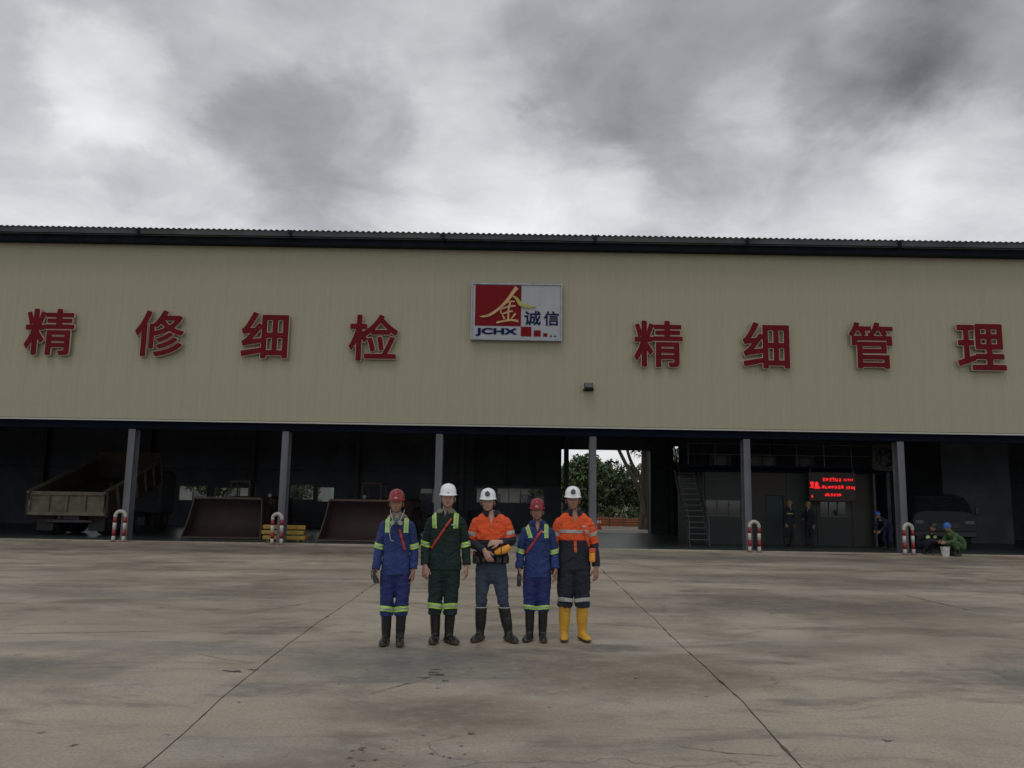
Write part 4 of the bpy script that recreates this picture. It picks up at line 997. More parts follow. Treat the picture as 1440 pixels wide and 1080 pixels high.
def tree(x, y, h, cr, lab, leaf='leaf', nclump=16, nleaf=2600, lsize=.3, trunk_h=.4, barkm='bark', tr=.16, group='trees behind the hall', name='broadleaf_tree', squash=1.0):
    r = empty(name, (x, y, 0)); tag(r, lab, 'tree', group)
    th = h * trunk_h; m_ = MB(); wob = [Vector((random.uniform(-.15, .15) * k / 3, random.uniform(-.15, .15) * k / 3, th * k / 3)) for k in range(4)]; wob[0].z = -.15
    m_.loft(wob, [tr * 1.35, tr, tr * .85, tr * .7], seg=9, sub=3)
    cs, rr = [], []
    for k in range(nclump):
        a = k * 2.4 + random.uniform(-.3, .3); q = (k + .5) / nclump; e = math.sqrt(1 - (2 * q - 1) ** 2)
        c = Vector((cr * .72 * e * math.cos(a) * random.uniform(.7, 1.15), cr * .72 * e * math.sin(a) * random.uniform(.7, 1.15), th + (h - th) * (.12 + .8 * q * squash)))
        cs.append(c[:]); rr.append(cr * random.uniform(.22, .42))
        if k % 2 == 0: m_.loft([wob[3] - Vector((0, 0, th * .2)), wob[3].lerp(c, .5) + Vector((0, 0, .1)), c], [tr * .45, tr * .28, tr * .1], seg=6, sub=2)
    m_.build('trunk', barkm, r, True)
    l_ = MB(); leaves(l_, cs, rr, nleaf, lsize); me = l_.mesh('crown', (leaf,), fix=False); link('crown', me, r)
    return r
tree(5.4, 58, 4.8, 2.1, 'bushy big-leaved tree seen left of the pole in the tall rear opening', 'leaf', 22, 2500, .42, .22, tr=.13)
tree(7.7, 60.5, 4.7, 2.1, 'lower dark bush tree in the middle of the rear opening', 'leaf2', 16, 2000, .36, .18, tr=.1)
tree(9.9, 62, 4.4, 2.2, 'dense olive green tree behind the thick fig trunk', 'leaf3', 16, 3000, .3, .2, tr=.12)
tree(3.2, 62, 4.2, 1.6, 'small tree at the left edge of the rear opening', 'leaf2', 12, 1800, .3, .3, tr=.1)
# big tree with several stems at the right of the opening
r = empty('fig_tree', (8.5, 50, 0)); tag(r, 'old many-stemmed tree with ribbed thick trunk and leaning slender stems', 'tree')
m_ = MB()
for (dx, dy, w_, tx) in ((0, 0, .30, .1), (.35, .15, .26, .45), (-.28, .1, .22, -.1), (.62, -.05, .22, .75), (.15, -.2, .18, .05)):
    m_.loft([(dx * 1.25, dy, -.15), (dx, dy, 1.2), (dx * .8 + tx * .3, dy, 2.8), (tx + dx * .4, dy, 5.2), (tx * 1.4 + dx * .5, dy, 8.0)], [w_ * 1.25, w_, w_ * .8, w_ * .72, w_ * .4], seg=10, sub=4)
m_.build('trunk', 'bark', r, True)
MB().loft([(-.2, -.1, .9), (-.65, -.2, 2.6), (-1.35, -.2, 3.9), (-2.15, -.25, 5.6), (-2.7, -.2, 7.6)], [.17, .13, .115, .10, .06], seg=9, sub=4).build('leaning_stem', 'barkpale', r, True)
MB().loft([(-.1, .1, 2.0), (-.5, .2, 3.2), (-1.05, .3, 4.3), (-1.5, .35, 6.0)], [.15, .12, .10, .06], seg=9, sub=4).build('leaning_stem', 'barkpale', r, True)
l_ = MB(); cs = [(random.uniform(-3.2, 3.4), random.uniform(-2.5, 2.5), random.uniform(5.8, 9.5)) for _ in range(26)] + [(.2, .4, 4.3), (-.6, .5, 4.7), (.9, .3, 3.6), (1.3, 0, 2.6)]
leaves(l_, cs, [random.uniform(.6, 1.1) for _ in range(26)] + [.45, .4, .6, .7], 5200, .26); link('crown', l_.mesh('crown', ('leaf2',), fix=False), r)
# trees seen through the window strip
for i, (x, y, h, cr, lf) in enumerate(((-22, 60, 5, 2.4, 'leaf2'), (-16.5, 63, 6, 2.8, 'leaf'), (-7.5, 66, 6.5, 3, 'leaf3'), (13.5, 60, 7, 3.2, 'leaf'), (17.8, 63, 6.5, 3, 'leaf2'), (23, 61, 5.5, 2.6, 'leaf3'), (27.5, 66, 6.5, 3, 'leaf'))):
    tree(x, y, h, cr, ['spreading tree far left behind the hall', 'tall tree behind the left windows', 'loose olive tree behind the house', 'tall tree right of the fig trunk behind the hall', 'pale green tree behind the right bays', 'olive tree behind the last bay', 'dark tree far right behind the hall'][i], lf, 14, 1500, .42, .3, tr=.16)
# low undergrowth
l_ = MB(); cs, rr = [], []
for k in range(60):
    x = random.uniform(3.0, 13); cs.append((x, random.uniform(56.4, 59.5), random.uniform(.2, 1.1))); rr.append(random.uniform(.35, .75))
for k in range(70): cs.append((random.uniform(-26, 30), random.uniform(60, 66), random.uniform(.2, .9))); rr.append(random.uniform(.4, .9))
leaves(l_, cs, rr, 7000, .26); tag(link('undergrowth', l_.mesh('undergrowth', ('leaf',), fix=False)), 'dark leafy undergrowth along the rear yard', 'plants', kind='stuff')
# red soil bank
n = 60; vs = []; fs = []
for i in range(n + 1):
    x = 2.5 + 10 * i / n
    for j in range(9):
        q = j / 8; hgt = math.sin(PI * q) * (.55 + .25 * mnoise.noise(Vector((x * .9, q * 2, 0)))) + .06 * mnoise.noise(Vector((x * 4, q * 6, 2))); vs.append((x, 55.2 + 1.9 * q, .0 + max(-.05, hgt)))
for i in range(n):
    for j in range(8): a = i * 9 + j; fs.append((a, a + 9, a + 10, a + 1))
tag(MB().add(vs, fs).build('soil_bank', 'redsoil', None, True), kind='structure')
# orange mesh barrier along it
r = empty('barrier_fence', (8.1, 54.6, .02)); tag(r, 'low orange plastic barrier fence at the far edge of the rear yard', 'fence')
for k in range(6): MB().cyl((-2.4 + k * .98, 0, .45), (0, 0, 1), .03, .9, 8).build('post', 'rail', r)
for z in (.10, .26, .42): MB().box(-2.4, 2.5, -.012, .012, z, z + .06).build('rail', 'orangenet', r)
# traffic cone
r = empty('traffic_cone', (5.33, 48.6, .02)); tag(r, 'orange traffic cone with white collar standing in the rear yard', 'cone')
MB().box(-.2, .2, -.2, .2, 0, .04).cyl((0, 0, .4), (0, 0, 1), .15, .72, 18, .03).build('body', 'cone', r)
MB().cyl((0, 0, .45), (0, 0, 1), .128, .16, 18, .100).build('collar', 'white', r)
# house behind
def house(x, y, w, d, h, lab, rz=0, wins=5):
    r = empty('low_house', (x, y, 0), rz); tag(r, lab, 'house')
    MB().box(-w / 2, w / 2, 0, d, -.15, h).build('wall', 'house', r)
    MB().prism([(-.5, h + .03), (d + .5, h + .03), (d / 2, h + 1.2)], 0, -w / 2 - .4, w / 2 + .4).build('roof', 'houseroof', r)
    for k in range(wins):
        xx = -w / 2 + w * (k + .5) / wins; f_ = MB().box(xx - .55, xx + .55, -.05, -.002, 1.0, 2.1).build('window', 'rail', r)
        MB().box(xx - .48, xx + .48, -.07, -.052, 1.07, 2.03).build('pane', 'glassdk', f_)
    return r
house(-2.6, 62, 15.5, 7, 3.0, 'low pale house with dark roof behind the left part of the opening', 0, 6)
house(-24, 70, 14, 7, 3.0, 'low pale house added far left behind the hall to brighten the rear windows')  # added so that the left rear windows look out on something bright
# hill
n = 50; vs = []; fs = []
for i in range(n + 1):
    x = -260 + 620 * i / n
    for j in range(7):
        q = j / 6; h = (15 + 10 * mnoise.noise(Vector((x * .012, 1.5, 0))) + 6 * mnoise.noise(Vector((x * .05, q, 3)))) * math.sin(min(q, .75) / .75 * PI / 2); vs.append((x, 330 + 130 * q, h - 1 if j else -1.5))
for i in range(n):
    for j in range(6): a = i * 7 + j; fs.append((a, a + 7, a + 8, a + 1))
tag(MB().add(vs, fs).build('hills', 'hill', None, True), kind='structure')

# ================================================================== PEOPLE
def remesh(mb_, voxel, smooth=3, fac=.5):
    me = mb_.mesh('tmp'); o = bpy.data.objects.new('tmp', me); COL.objects.link(o)
    md = o.modifiers.new('r', 'REMESH'); md.mode = 'VOXEL'; md.voxel_size = voxel; md.adaptivity = 0
    if smooth: ms = o.modifiers.new('s', 'SMOOTH'); ms.factor = fac; ms.iterations = smooth
    dg = bpy.context.evaluated_depsgraph_get(); dg.update(); out = bpy.data.meshes.new_from_object(o.evaluated_get(dg))
    bpy.data.objects.remove(o); bpy.data.meshes.remove(me); return out
def wrinkle(me, amp, seed=0., stretch=(9, 9, 20), joints=(), jamp=.012, jr=.14):
    n = len(me.vertices); co = np.empty(n * 3); me.vertices.foreach_get('co', co); co = co.reshape(-1, 3)
    no = np.array([tuple(v.normal) for v in me.vertices]); d = np.zeros(n)
    jj = [np.array(j) for j in joints]
    for i in range(n):
        p = co[i]; w = mnoise.noise(Vector((p[0] * 5 + seed, p[1] * 5, p[2] * 5)))
        a = mnoise.noise(Vector((p[0] * stretch[0] + w * 1.6 + seed, p[1] * stretch[1] + w, p[2] * stretch[2] + w * 2.2)))
        r_ = (1 - 2 * abs(a)); aa = amp
        for j in jj:
            q = math.sqrt(((p - j) ** 2).sum()) / jr
            if q < 1: aa += jamp * (1 - q) ** 1
        d[i] = aa * (r_ - .45) + amp * .8 * w
    co += no * d[:, None]; me.vertices.foreach_set('co', co.ravel()); me.update()
def cut(me, planes, push=.003, mt=None, name='piece', parent=None, thick=0.004, keep=None):
    """the part of a garment between planes, as its own slightly raised piece"""
    bm = bmesh.new(); bm.from_mesh(me); bm.normal_update()
    nrm = {v.index: v.normal.copy() for v in bm.verts}
    for co_, no_ in planes:
        bmesh.ops.bisect_plane(bm, geom=bm.verts[:] + bm.edges[:] + bm.faces[:], plane_co=co_, plane_no=no_, clear_inner=True, dist=1e-6)
    if keep: bmesh.ops.delete(bm, geom=[f for f in bm.faces if not keep(f.calc_center_median())], context='FACES')
    bm.normal_update()
    if push:
        for v in bm.verts: v.co += v.normal * push
    if thick:
        for e_ in [e for e in bm.edges if e.is_boundary]: pass
        be = [e for e in bm.edges if e.is_boundary]; ns = {}
        for e in be:
            for v in e.verts: ns[v] = v.normal.copy()
        ret = bmesh.ops.extrude_edge_only(bm, edges=be)
        bm.verts.ensure_lookup_table()
        nv = [g for g in ret['geom'] if isinstance(g, bmesh.types.BMVert)]
        src = {tuple(round(c, 6) for c in v.co): n_ for v, n_ in ns.items()}
        for v in nv:
            n_ = src.get(tuple(round(c, 6) for c in v.co))
            if n_ is not None: v.co -= n_ * (push + thick)
    out = bpy.data.meshes.new(name); bm.to_mesh(out); bm.free(); out.materials.clear(); out.materials.append(M[mt]); out.shade_smooth()
    if not len(out.polygons): bpy.data.meshes.remove(out); return None
    return link(name, out, parent)
def pl(co, no): return (Vector(co), Vector(no))
def hand(mb_, w, d, pn, curl=.5, s=1., side=1, spread=.0, thumb_in=.4):
    """palm and five fingers; d = direction of the fingers, pn = the way the palm faces, side = +1/-1 where the thumb sits along d x pn"""
    w, d, pn = Vector(w), Vector(d).normalized(), Vector(pn); pn = (pn - d * pn.dot(d)).normalized(); sx = d.cross(pn) * side
    mb_.loft([w - d * .03 * s, w + d * .01 * s, w + d * .05 * s, w + d * .088 * s], [.026 * s, .029 * s, .040 * s, .039 * s], [.021 * s, .019 * s, .016 * s, .013 * s], sx, 12, 2)
    for k, (off, ln, r_) in enumerate(((.031, .068, .0090), (.0105, .078, .0095), (-.0105, .072, .0090), (-.031, .056, .0080))):
        b = w + d * (.082 * s) + sx * off * s; dd = (d + sx * off * spread * 12).normalized(); a = curl * (.5 + .12 * k); p = [b - dd * .02 * s, b]
        for q, f_ in ((0, .45), (1, .32), (2, .23)):
            an = a * (q + .6); v = dd * math.cos(an) + pn * math.sin(an); p.append(p[-1] + v * ln * f_ * s)
        mb_.loft(p, [r_ * s, r_ * s, r_ * .95 * s, r_ * .85 * s, r_ * .72 * s], seg=8)
    b = w + d * .022 * s + sx * .026 * s; v1 = (d * .62 + sx * .75 + pn * .25).normalized(); v2 = (d * .95 + sx * (.35 - thumb_in * .5) + pn * thumb_in).normalized()
    mb_.loft([b - v1 * .01 * s, b + v1 * .030 * s, b + v1 * .030 * s + v2 * .030 * s, b + v1 * .03 * s + v2 * .052 * s], [.0125 * s, .0115 * s, .0100 * s, .0080 * s], seg=8)

def head_matrix(c, yaw, pitch=0, roll=0):
    return Matrix.Translation(c) @ Matrix.Rotation(yaw, 4, 'Z') @ Matrix.Rotation(pitch, 4, 'X') @ Matrix.Rotation(roll, 4, 'Y')

def person(loc, rz, s, label, group, P, simple=False):
    """P: pose and clothes; heights are for a figure 1.85 m to the top of the helmet, scaled by s"""
    root = empty('person', loc, rz); tag(root, label, 'person', group)
    S = lambda v: Vector(v) * s
    fat = P.get('fat', 1.0)
    # ---- pose
    pel = P.get('pelvis', (0, .01, .93)); che = P.get('chest', (0, .0, 1.30)); nk = P.get('neck', (0, .005, 1.50)); hc = P.get('head', (0, -.015, 1.672))
    sho = P.get('sho', {-1: (-.158 * fat, .01, 1.405), 1: (.158 * fat, .01, 1.405)})
    elb = P.get('elb', {-1: (-.222 * fat, .035, 1.14), 1: (.222 * fat, .035, 1.14)})
    wri = P.get('wri', {-1: (-.232 * fat, -.03, .885), 1: (.232 * fat, -.03, .885)})
    hip = P.get('hip', {-1: (-.088, .01, .88), 1: (.088, .01, .88)})
    kne = P.get('knee', {-1: (-.100, -.015, .50), 1: (.100, -.015, .50)})
    ank = P.get('ank', {-1: (-.105, .02, .09), 1: (.105, .02, .09)})
    foot = P.get('foot', {-1: (-.35, -1, 0), 1: (.35, -1, 0)})
    hd = P.get('hand_dir', {-1: (.02, -.08, -1), 1: (-.02, -.08, -1)}); hp = P.get('palm', {-1: (1, .2, 0), 1: (-1, .2, 0)})
    lr = Vector(P.get('lr', (1, 0, 0)))
    pel, che, nk, hc = Vector(pel), Vector(che), Vector(nk), Vector(hc)
    HM = head_matrix(S(hc), P.get('yaw', 0), P.get('pitch', 0), P.get('roll', 0))
    R3 = HM.to_3x3()
    def H(x, y, z): return HM @ (Vector((x, y, z)) * s)
    # ---- body
    b = MB()
    def E(c, r_): b.ellip(H(*c), [q * s for q in r_], R3, 18, 12)
    fw = P.get('face_w', 1.20)
    E((0, .012, .022), (.077, .092, .092)); E((0, -.022, -.025), (.060 * fw, .066, .078)); E((0, -.040, -.070), (.040 * fw, .040, .032)); E((0, -.060, -.088), (.020, .018, .016))
    E((.041, -.052, -.020), (.026, .022, .026)); E((-.041, -.058, -.020), (.024, .022, .022))
    E((0, -.078, .022), (.046, .013, .010))
    b.loft([H(0, -.080, .016), H(0, -.094, -.012), H(0, -.104, -.026)], [.009 * s, .011 * s, .015 * s], [.010 * s, .012 * s, .011 * s], R3 @ Vector((1, 0, 0)), 10, 2)
    E((.012, -.092, -.030), (.009, .009, .007)); E((-.012, -.092, -.030), (.009, .009, .007))
    E((0, -.084, -.052), (.022, .012, .006)); E((0, -.082, -.061), (.019, .012, .006))
    for sx in (-1, 1): b.ellip(H(sx * .082, .010, -.012), [.010 * s, .020 * s, .031 * s], R3 @ Matrix.Rotation(sx * .25, 3, 'Z'), 10, 8)
    b.loft([H(0, .02, -.02), H(0, .018, -.07), S(nk + Vector((0, 0, .0))), S(nk - Vector((0, 0, .06)))], [.052 * s, .052 * s, .056 * s, .075 * s], seg=16, sub=3)
    b.loft([S(pel), S(che), S(nk - Vector((0, 0, .06)))], [.10 * s, .11 * s, .07 * s], [.07 * s, .07 * s, .05 * s], lr, 14, 4)
    for k in (-1, 1):
        b.loft([S(nk - Vector((0, 0, .07))), S(sho[k]), S(elb[k]), S(wri[k])], [.04 * s, .036 * s, .034 * s, .027 * s], seg=10, sub=3)
        b.loft([S(pel), S(hip[k]), S(kne[k]), S(ank[k])], [.06 * s, .055 * s, .04 * s, .03 * s], seg=10, sub=2)
        hand(b, S(Vector(wri[k]) + Vector(hd[k]).normalized() * .018), hd[k], hp[k], P.get('curl', {-1: .55, 1: .55})[k], s * 1.08, P.get('thumb', {-1: 1, 1: -1})[k], 0, P.get('thumb_in', .4))
    me = remesh(b, (.007 if simple else .005) * s, 2, .5); me.materials.clear(); me.materials.append(M[P.get('skin', 'skin')]); me.shade_smooth(); body = link('body', me, root)
    if not simple or P.get('face'):
        for sx in (-1, 1):
            m_ = MB(); m_.ellip(H(sx * .029, -.0715, .0), [.0125 * s, .009 * s, .0045 * s], R3, 12, 8); m_.build('eye', 'eyewhite', body, True)
            MB().ellip(H(sx * .029, -.0790, .0), [.0058 * s, .0028 * s, .0058 * s], R3, 10, 6).build('iris', 'eye', body, True)
            MB().loft([H(sx * .012, -.0865, .017), H(sx * .030, -.0840, .0225), H(sx * .047, -.070, .016)], [.0022 * s, .0032 * s, .0018 * s], seg=6, sub=3).build('eyebrow', 'hair', body, True)
        MB().ellip(H(0, -.0905, -.053), [.021 * s, .0045 * s, .0036 * s], R3, 12, 6).ellip(H(0, -.0885, -.060), [.017 * s, .0045 * s, .0045 * s], R3, 12, 6).build('lips', 'lip', body, True)
        hm = MB().ellip(H(0, .016, .020), [.0785 * s, .0955 * s, .092 * s], R3, 22, 14).mesh('h')
        cut(hm, [(H(0, -.012, 0), R3 @ Vector((0, 1, -.05))), (H(0, 0, -.055), R3 @ Vector((0, .3, 1)))], 0, 'hair', 'hair', root, 0, keep=lambda p: True)
    # ---- helmet
    if P.get('helmet'):
        hmat = P['helmet']; n = 36; prof = [(.0, 1.10, 0.006), (.0, 1.14, .010), (.009, 1.14, .010), (.014, 1.04, 0), (.045, 1.015, 0), (.075, .955, 0), (.100, .845, 0), (.120, .66, 0), (.132, .42, 0), (.1375, .18, 0), (.138, .01, 0)]
        rs = []
        for z, f_, ex in prof:
            ring_ = []
            for k in range(n):
                a = 2 * PI * k / n; x = .0945 * f_ * math.sin(a); y = -.122 * f_ * math.cos(a)
                if f_ > 1.08: y -= .036 * max(0, math.cos(a)) ** 2; zz = z - .010 * max(0, math.cos(a)) ** 2
                else: zz = z
                zz += .004 * max(0, 1 - (x / .018) ** 2) * (1 if f_ < 1.0 else 0)
                ring_.append(H(x, y, zz + .040))
            rs.append(ring_)
        hel = angle_smooth(MB().rings(rs).build('helmet', hmat, root), 40)
        # chin strap
        MB().loft([H(-.083, -.02, .04), H(-.072, -.035, -.03), H(-.048, -.055, -.085), H(0, -.072, -.106), H(.048, -.055, -.085), H(.072, -.035, -.03), H(.083, -.02, .04)], .0042 * s, .0022 * s, seg=6, sub=3).build('chin_strap', 'black', hel)
        if P.get('lamp'):
            c = H(0, -.130, .105); ax = R3 @ Vector((0, -1, .22))
            lm_ = MB().cyl(c, ax, .031 * s, .036 * s, 22, .029 * s).build('cap_lamp', 'black', hel)
            MB().cyl(c + ax.normalized() * .019 * s, ax, .021 * s, .004 * s, 20).build('lens', 'lens', lm_) if False else MB().cyl(c + ax.normalized() * .019 * s, ax, .019 * s, .004 * s, 20).build('lens', 'lens', hel)
            MB().loft([H(0, -.128, .10), H(0, -.10, .142), H(0, 0, .182), H(0, .12, .12), H(.02, .14, .03)], .005 * s, seg=6, sub=3).build('lamp_cable', 'black', hel)
        elif P.get('emblem'):
            m_ = MB(); e_ = .003
            for (x0, x1, z0, z1) in ((-.016, .016, .070, .075), (-.021, .021, .062, .0675), (-.004, .004, .075, .083)) if P['emblem'] == 'emb' else ((-.012, .012, .066, .071), (-.004, .004, .071, .076)):
                y0 = -.1275; q = [H(x0, y0 - .001, z0), H(x1, y0 - .001, z0), H(x1, y0 + .002, z1), H(x0, y0 + .002, z1)]
                q2 = [p + R3 @ Vector((0, .012, 0)) for p in q]
                m_.add(q + q2, [(0, 1, 2, 3), (7, 6, 5, 4), (0, 4, 5, 1), (1, 5, 6, 2), (2, 6, 7, 3), (3, 7, 4, 0)])
            m_.build('emblem', P['emblem'], hel)
    # ---- jacket or shirt
    vox = .014 if simple else .0095
    tw = P.get('torso_w', 1.0) * fat; hem = P.get('hem', .82); up = (nk - pel)
    if P.get('bent'):
        pts = [pel + Vector((0, 0, -.04)), pel.lerp(che, .5) + Vector(P.get('back', (0, .05, 0))), che, nk + (nk - che) * .05]
        rx = [.175 * tw, .170 * tw, .185 * tw, .085]; ry = [.125, .13, .13, .075]
    else:
        k_ = lambda z: (0 + (che.x if z > 1.1 else pel.x) * 1.0, .008, z)
        up_ = P.get('up', .012); hemw = P.get('hem_w', 1.0); belly = P.get('belly', 0)
        pts = [k_(hem), k_(hem + .1), k_(1.08), k_(1.22), k_(1.34), k_(1.42 + up_), k_(1.47 + up_), k_(1.507 + up_), k_(1.532 + up_ * .8), k_(1.552 + up_ * .6)]
        rx = [.186 * tw * hemw, .182 * tw * hemw, .166 * tw, .168 * tw, .176 * tw, .168 * tw, .140 * tw, .098, .074, .066]; ry = [.128, .126 + belly * .5, .118 + belly, .124 + belly * .7, .124, .110, .098, .084, .076, .070]
    b = MB(); b.loft([S(p) for p in pts], [q * s for q in rx], [q * s for q in ry], lr, 26, 3, True, P.get('bent', False))
    for k in (-1, 1): b.ellip(S(Vector(sho[k]) * 1.0 - Vector((k * .012, 0, .004))), [.056 * s, .066 * s, .058 * s], None, 14, 10)
    jk = remesh(b, vox * s, 4, .5); seed = P.get('seed', 1.)
    wrinkle(jk, .0060 * s, seed, (7, 7, 15), [tuple(S((.12 * q, -.1, z))) for q in (-1, 1) for z in (.98, 1.3)] if not P.get('bent') else (), .010 * s, .17 * s)
    jk.materials.clear(); jk.materials.append(M[P['jacket']]); jk.shade_smooth()
    split = P.get('split')
    if split:            # upper part in one cloth, lower in another
        jo = cut(jk, [pl((0, 0, split * s), (0, 0, 1))], .0015, P['jacket'], 'jacket', root, .003); lo_ = cut(jk, [pl((0, 0, (split - .002) * s), (0, 0, -1))], 0, P['jacket_low'], 'shirt_lower', root, .003)
    else: jo = link('jacket', jk, root)
    # sleeves
    slv = {}
    for k in (-1, 1):
        a, e_, w_ = Vector(sho[k]), Vector(elb[k]), Vector(wri[k]); ax = (w_ - e_).normalized()
        b = MB(); cw = P.get('cuff', .047)
        b.loft([S(a + Vector((-k * .035, 0, .012))), S(a), S(a.lerp(e_, .5) + Vector((k * .006, .004, 0))), S(e_), S(e_.lerp(w_, .5)), S(w_ - ax * .012), S(w_)], [q * s * P.get('arm_w', 1.) for q in (.040, .062, .062, .057, .054, cw + .004, cw)], seg=18, sub=4, round_ends=False)
        sm_ = remesh(b, (vox - .001) * s, 3, .5); wrinkle(sm_, .0052 * s, seed + k * 3, (8, 8, 22), [tuple(S(e_)), tuple(S(e_.lerp(w_, .6)))], .008 * s, .12 * s); sm_.shade_smooth(); sm_.materials.clear(); sm_.materials.append(M[P['sleeve'] if P.get('sleeve') else P['jacket']])
        sp = P.get('sleeve_split')
        if sp is not None:
            if sp <= 1: c0 = a.lerp(e_, sp); n0 = (a - e_).normalized(); near = a
            else: c0 = e_.lerp(w_, sp - 1); n0 = (e_ - w_).normalized()
            kp = None
            so = cut(sm_, [pl(S(c0), n0)], .003, P['sleeve'], 'sleeve', root, .004, keep=(lambda p, a=a, e_=e_: (p - S(a)).length < (a - e_).length * s * 1.12) if sp <= 1 else None)
            cut(sm_, [], 0, P['sleeve_low'], 'cuff_sleeve', root, 0)
        else: so = link('sleeve', sm_, root)
        slv[k] = (sm_, so)
        for (t_, wd, kind_) in P.get('arm_bands', ()):
            c0 = a.lerp(e_, t_) if t_ <= 1 else e_.lerp(w_, t_ - 1); ax_ = (e_ - a).normalized() if t_ <= 1 else (w_ - e_).normalized()
            kp = lambda p, c0=c0: (p - S(c0)).length < .105 * s
            if kind_ == 'lime':
                cut(sm_, [pl(S(c0 - ax_ * wd / 2), ax_), pl(S(c0 + ax_ * wd / 2), -ax_)], .0045 * s, 'refl', 'reflective_band', so, .006, kp)
                cut(sm_, [pl(S(c0 - ax_ * wd * .17), ax_), pl(S(c0 + ax_ * wd * .17), -ax_)], .0060 * s, 'silver', 'reflective_band', so, .003, kp)
            else: cut(sm_, [pl(S(c0 - ax_ * wd / 2), ax_), pl(S(c0 + ax_ * wd / 2), -ax_)], .0055 * s, 'silver', 'reflective_band', so, .006, kp)
    # shoulder strips
    if P.get('braces'):
        for k in (-1, 1):
            x0 = k * P.get('brace_x', .112) * fat * s; tilt = P.get('brace_tilt', {-1: 0, 1: 0})[k]
            nx = Vector((1, 0, tilt)).normalized(); low = P.get('brace_low', 1.325) * s; c0 = Vector((x0, 0, 1.40 * s))
            for wd, mt_, ps in ((.052, 'refl', .0045), (.017, 'silver', .006)):
                cut(jk, [pl(c0 - nx * wd / 2 * s, nx), pl(c0 + nx * wd / 2 * s, -nx), pl((0, 0, low), (0, 0, 1)), pl((0, .07 * s, 0), (0, -1, 0))], ps * s, mt_, 'shoulder_strip', jo, .004)
    for (z, wd, mt_) in P.get('chest_bands', ()):
        cut(jk, [pl((0, 0, (z - wd / 2) * s), (0, 0, 1)), pl((0, 0, (z + wd / 2) * s), (0, 0, -1))], .006 * s, mt_, 'reflective_band', jo, .005)
    for (p0, p1, wd, mt_) in P.get('straps', ()):
        p0, p1 = S((p0[0], 0, p0[1])), S((p1[0], 0, p1[1])); d = (p1 - p0).normalized(); nn = Vector((d.z, 0, -d.x))
        cut(jk, [pl(p0 - nn * wd / 2 * s, nn), pl(p0 + nn * wd / 2 * s, -nn), pl(p0, d), pl(p1, -d), pl((0, -.01, 0), (0, -1, 0))], .010 * s, mt_, 'strap', jo, .006)
    # front placket, pocket flaps and collar
    if not P.get('bent'):
        top = split if False else 1.47
        cut(jk, [pl((-.012 * s, 0, 0), (1, 0, 0)), pl((.012 * s, 0, 0), (-1, 0, 0)), pl((0, 0, (split or hem) * s + .01), (0, 0, 1)), pl((0, 0, 1.40 * s), (0, 0, -1)), pl((0, -.02, 0), (0, -1, 0))], .004 * s, P['jacket'], 'placket', jo, .004)
        for k in (-1, 1):
            x0, x1 = sorted((k * .045, k * .125)); z1_ = P.get('pocket_z', 1.325)
            cut(jk, [pl((x0 * s, 0, 0), (1, 0, 0)), pl((x1 * s, 0, 0), (-1, 0, 0)), pl((0, 0, (z1_ - .04) * s), (0, 0, 1)), pl((0, 0, z1_ * s), (0, 0, -1)), pl((0, -.03, 0), (0, -1, 0))], .0042 * s, P['jacket'], 'pocket_flap', jo, .004)
        cm = P.get('collar', P['jacket']); ci = P.get('shirt', 'beige')
        # inner shirt seen in the open collar
        vz = P.get('vee', 1.405) * s
        cut(jk, [pl((0, 0, vz), (1, 0, .36)), pl((0, 0, vz), (-1, 0, .36)), pl((0, -.03, 0), (0, -1, 0))], .0035 * s, ci, 'undershirt', root, .004)
        for k in (-1, 1):        # two collar leaves meeting in front
            m_ = MB(); vs = []
            for q in range(9):
                a = PI * (.11 + .89 * q / 8) ; fx = k * math.sin(a); fy = -math.cos(a)
                drop = P.get('cdrop', .050) * max(0, 1 - q / 3.2)
                vs += [S((fx * .074, .002 + fy * .080, 1.562 + up_ * .8 - .022 * (1 - q / 8))), S((fx * (.104 + .012 * (q > 2) + up_ * .3), .002 + fy * (.104 + .012 * max(0, 1 - q / 3)), 1.510 + up_ - drop))]
            n_ = len(vs) // 2; vs2 = [v + Vector((0, 0, -.006)) * s + (Vector((v.x, v.y, 0))).normalized() * .004 for v in vs]
            fs = [(2 * i, 2 * i + 1, 2 * i + 3, 2 * i + 2) for i in range(n_ - 1)]; o_ = len(vs)
            fs += [(o_ + 2 * i + 2, o_ + 2 * i + 3, o_ + 2 * i + 1, o_ + 2 * i) for i in range(n_ - 1)] + [(2 * i + 1, o_ + 2 * i + 1, o_ + 2 * i + 3, 2 * i + 3) for i in range(n_ - 1)]
            m_.add(vs + vs2, fs).build('collar', cm, jo, True)
    # ---- trousers
    b = MB(); lw = P.get('leg_w', 1.0); bot = P.get('leg_end', .345)
    if P.get('bent'):
        b.loft([S(pel + Vector((0, 0, .07))), S(pel), S(pel - Vector((0, 0, .07)))], [.155 * s, .165 * s, .14 * s], [.115 * s, .125 * s, .115 * s], lr, 20, 2)
    else: b.loft([S(pel + Vector((0, 0, .13))), S(pel), S(pel - Vector((0, 0, .10))), S(pel - Vector((0, 0, .19)))], [.150 * s * fat, .168 * s * fat, .175 * s * fat, .13 * s * fat], [.108 * s, .115 * s, .115 * s, .085 * s], lr, 22, 3)
    for k in (-1, 1):
        h_, kn, an = Vector(hip[k]), Vector(kne[k]), Vector(ank[k]); e2 = kn.lerp(an, (kn.z - bot) / max(.01, kn.z - an.z)) if not P.get('bent') else kn.lerp(an, .62)
        aw = P.get('ankle_w', .080); b.loft([S(h_), S(h_.lerp(kn, .45)), S(kn), S(kn.lerp(e2, .6)), S(e2)], [.100 * s * lw, .096 * s * lw, (.045 + aw * .45) * s * lw, aw * .98 * s * lw, aw * s * lw], seg=20, sub=4, round_ends=False)
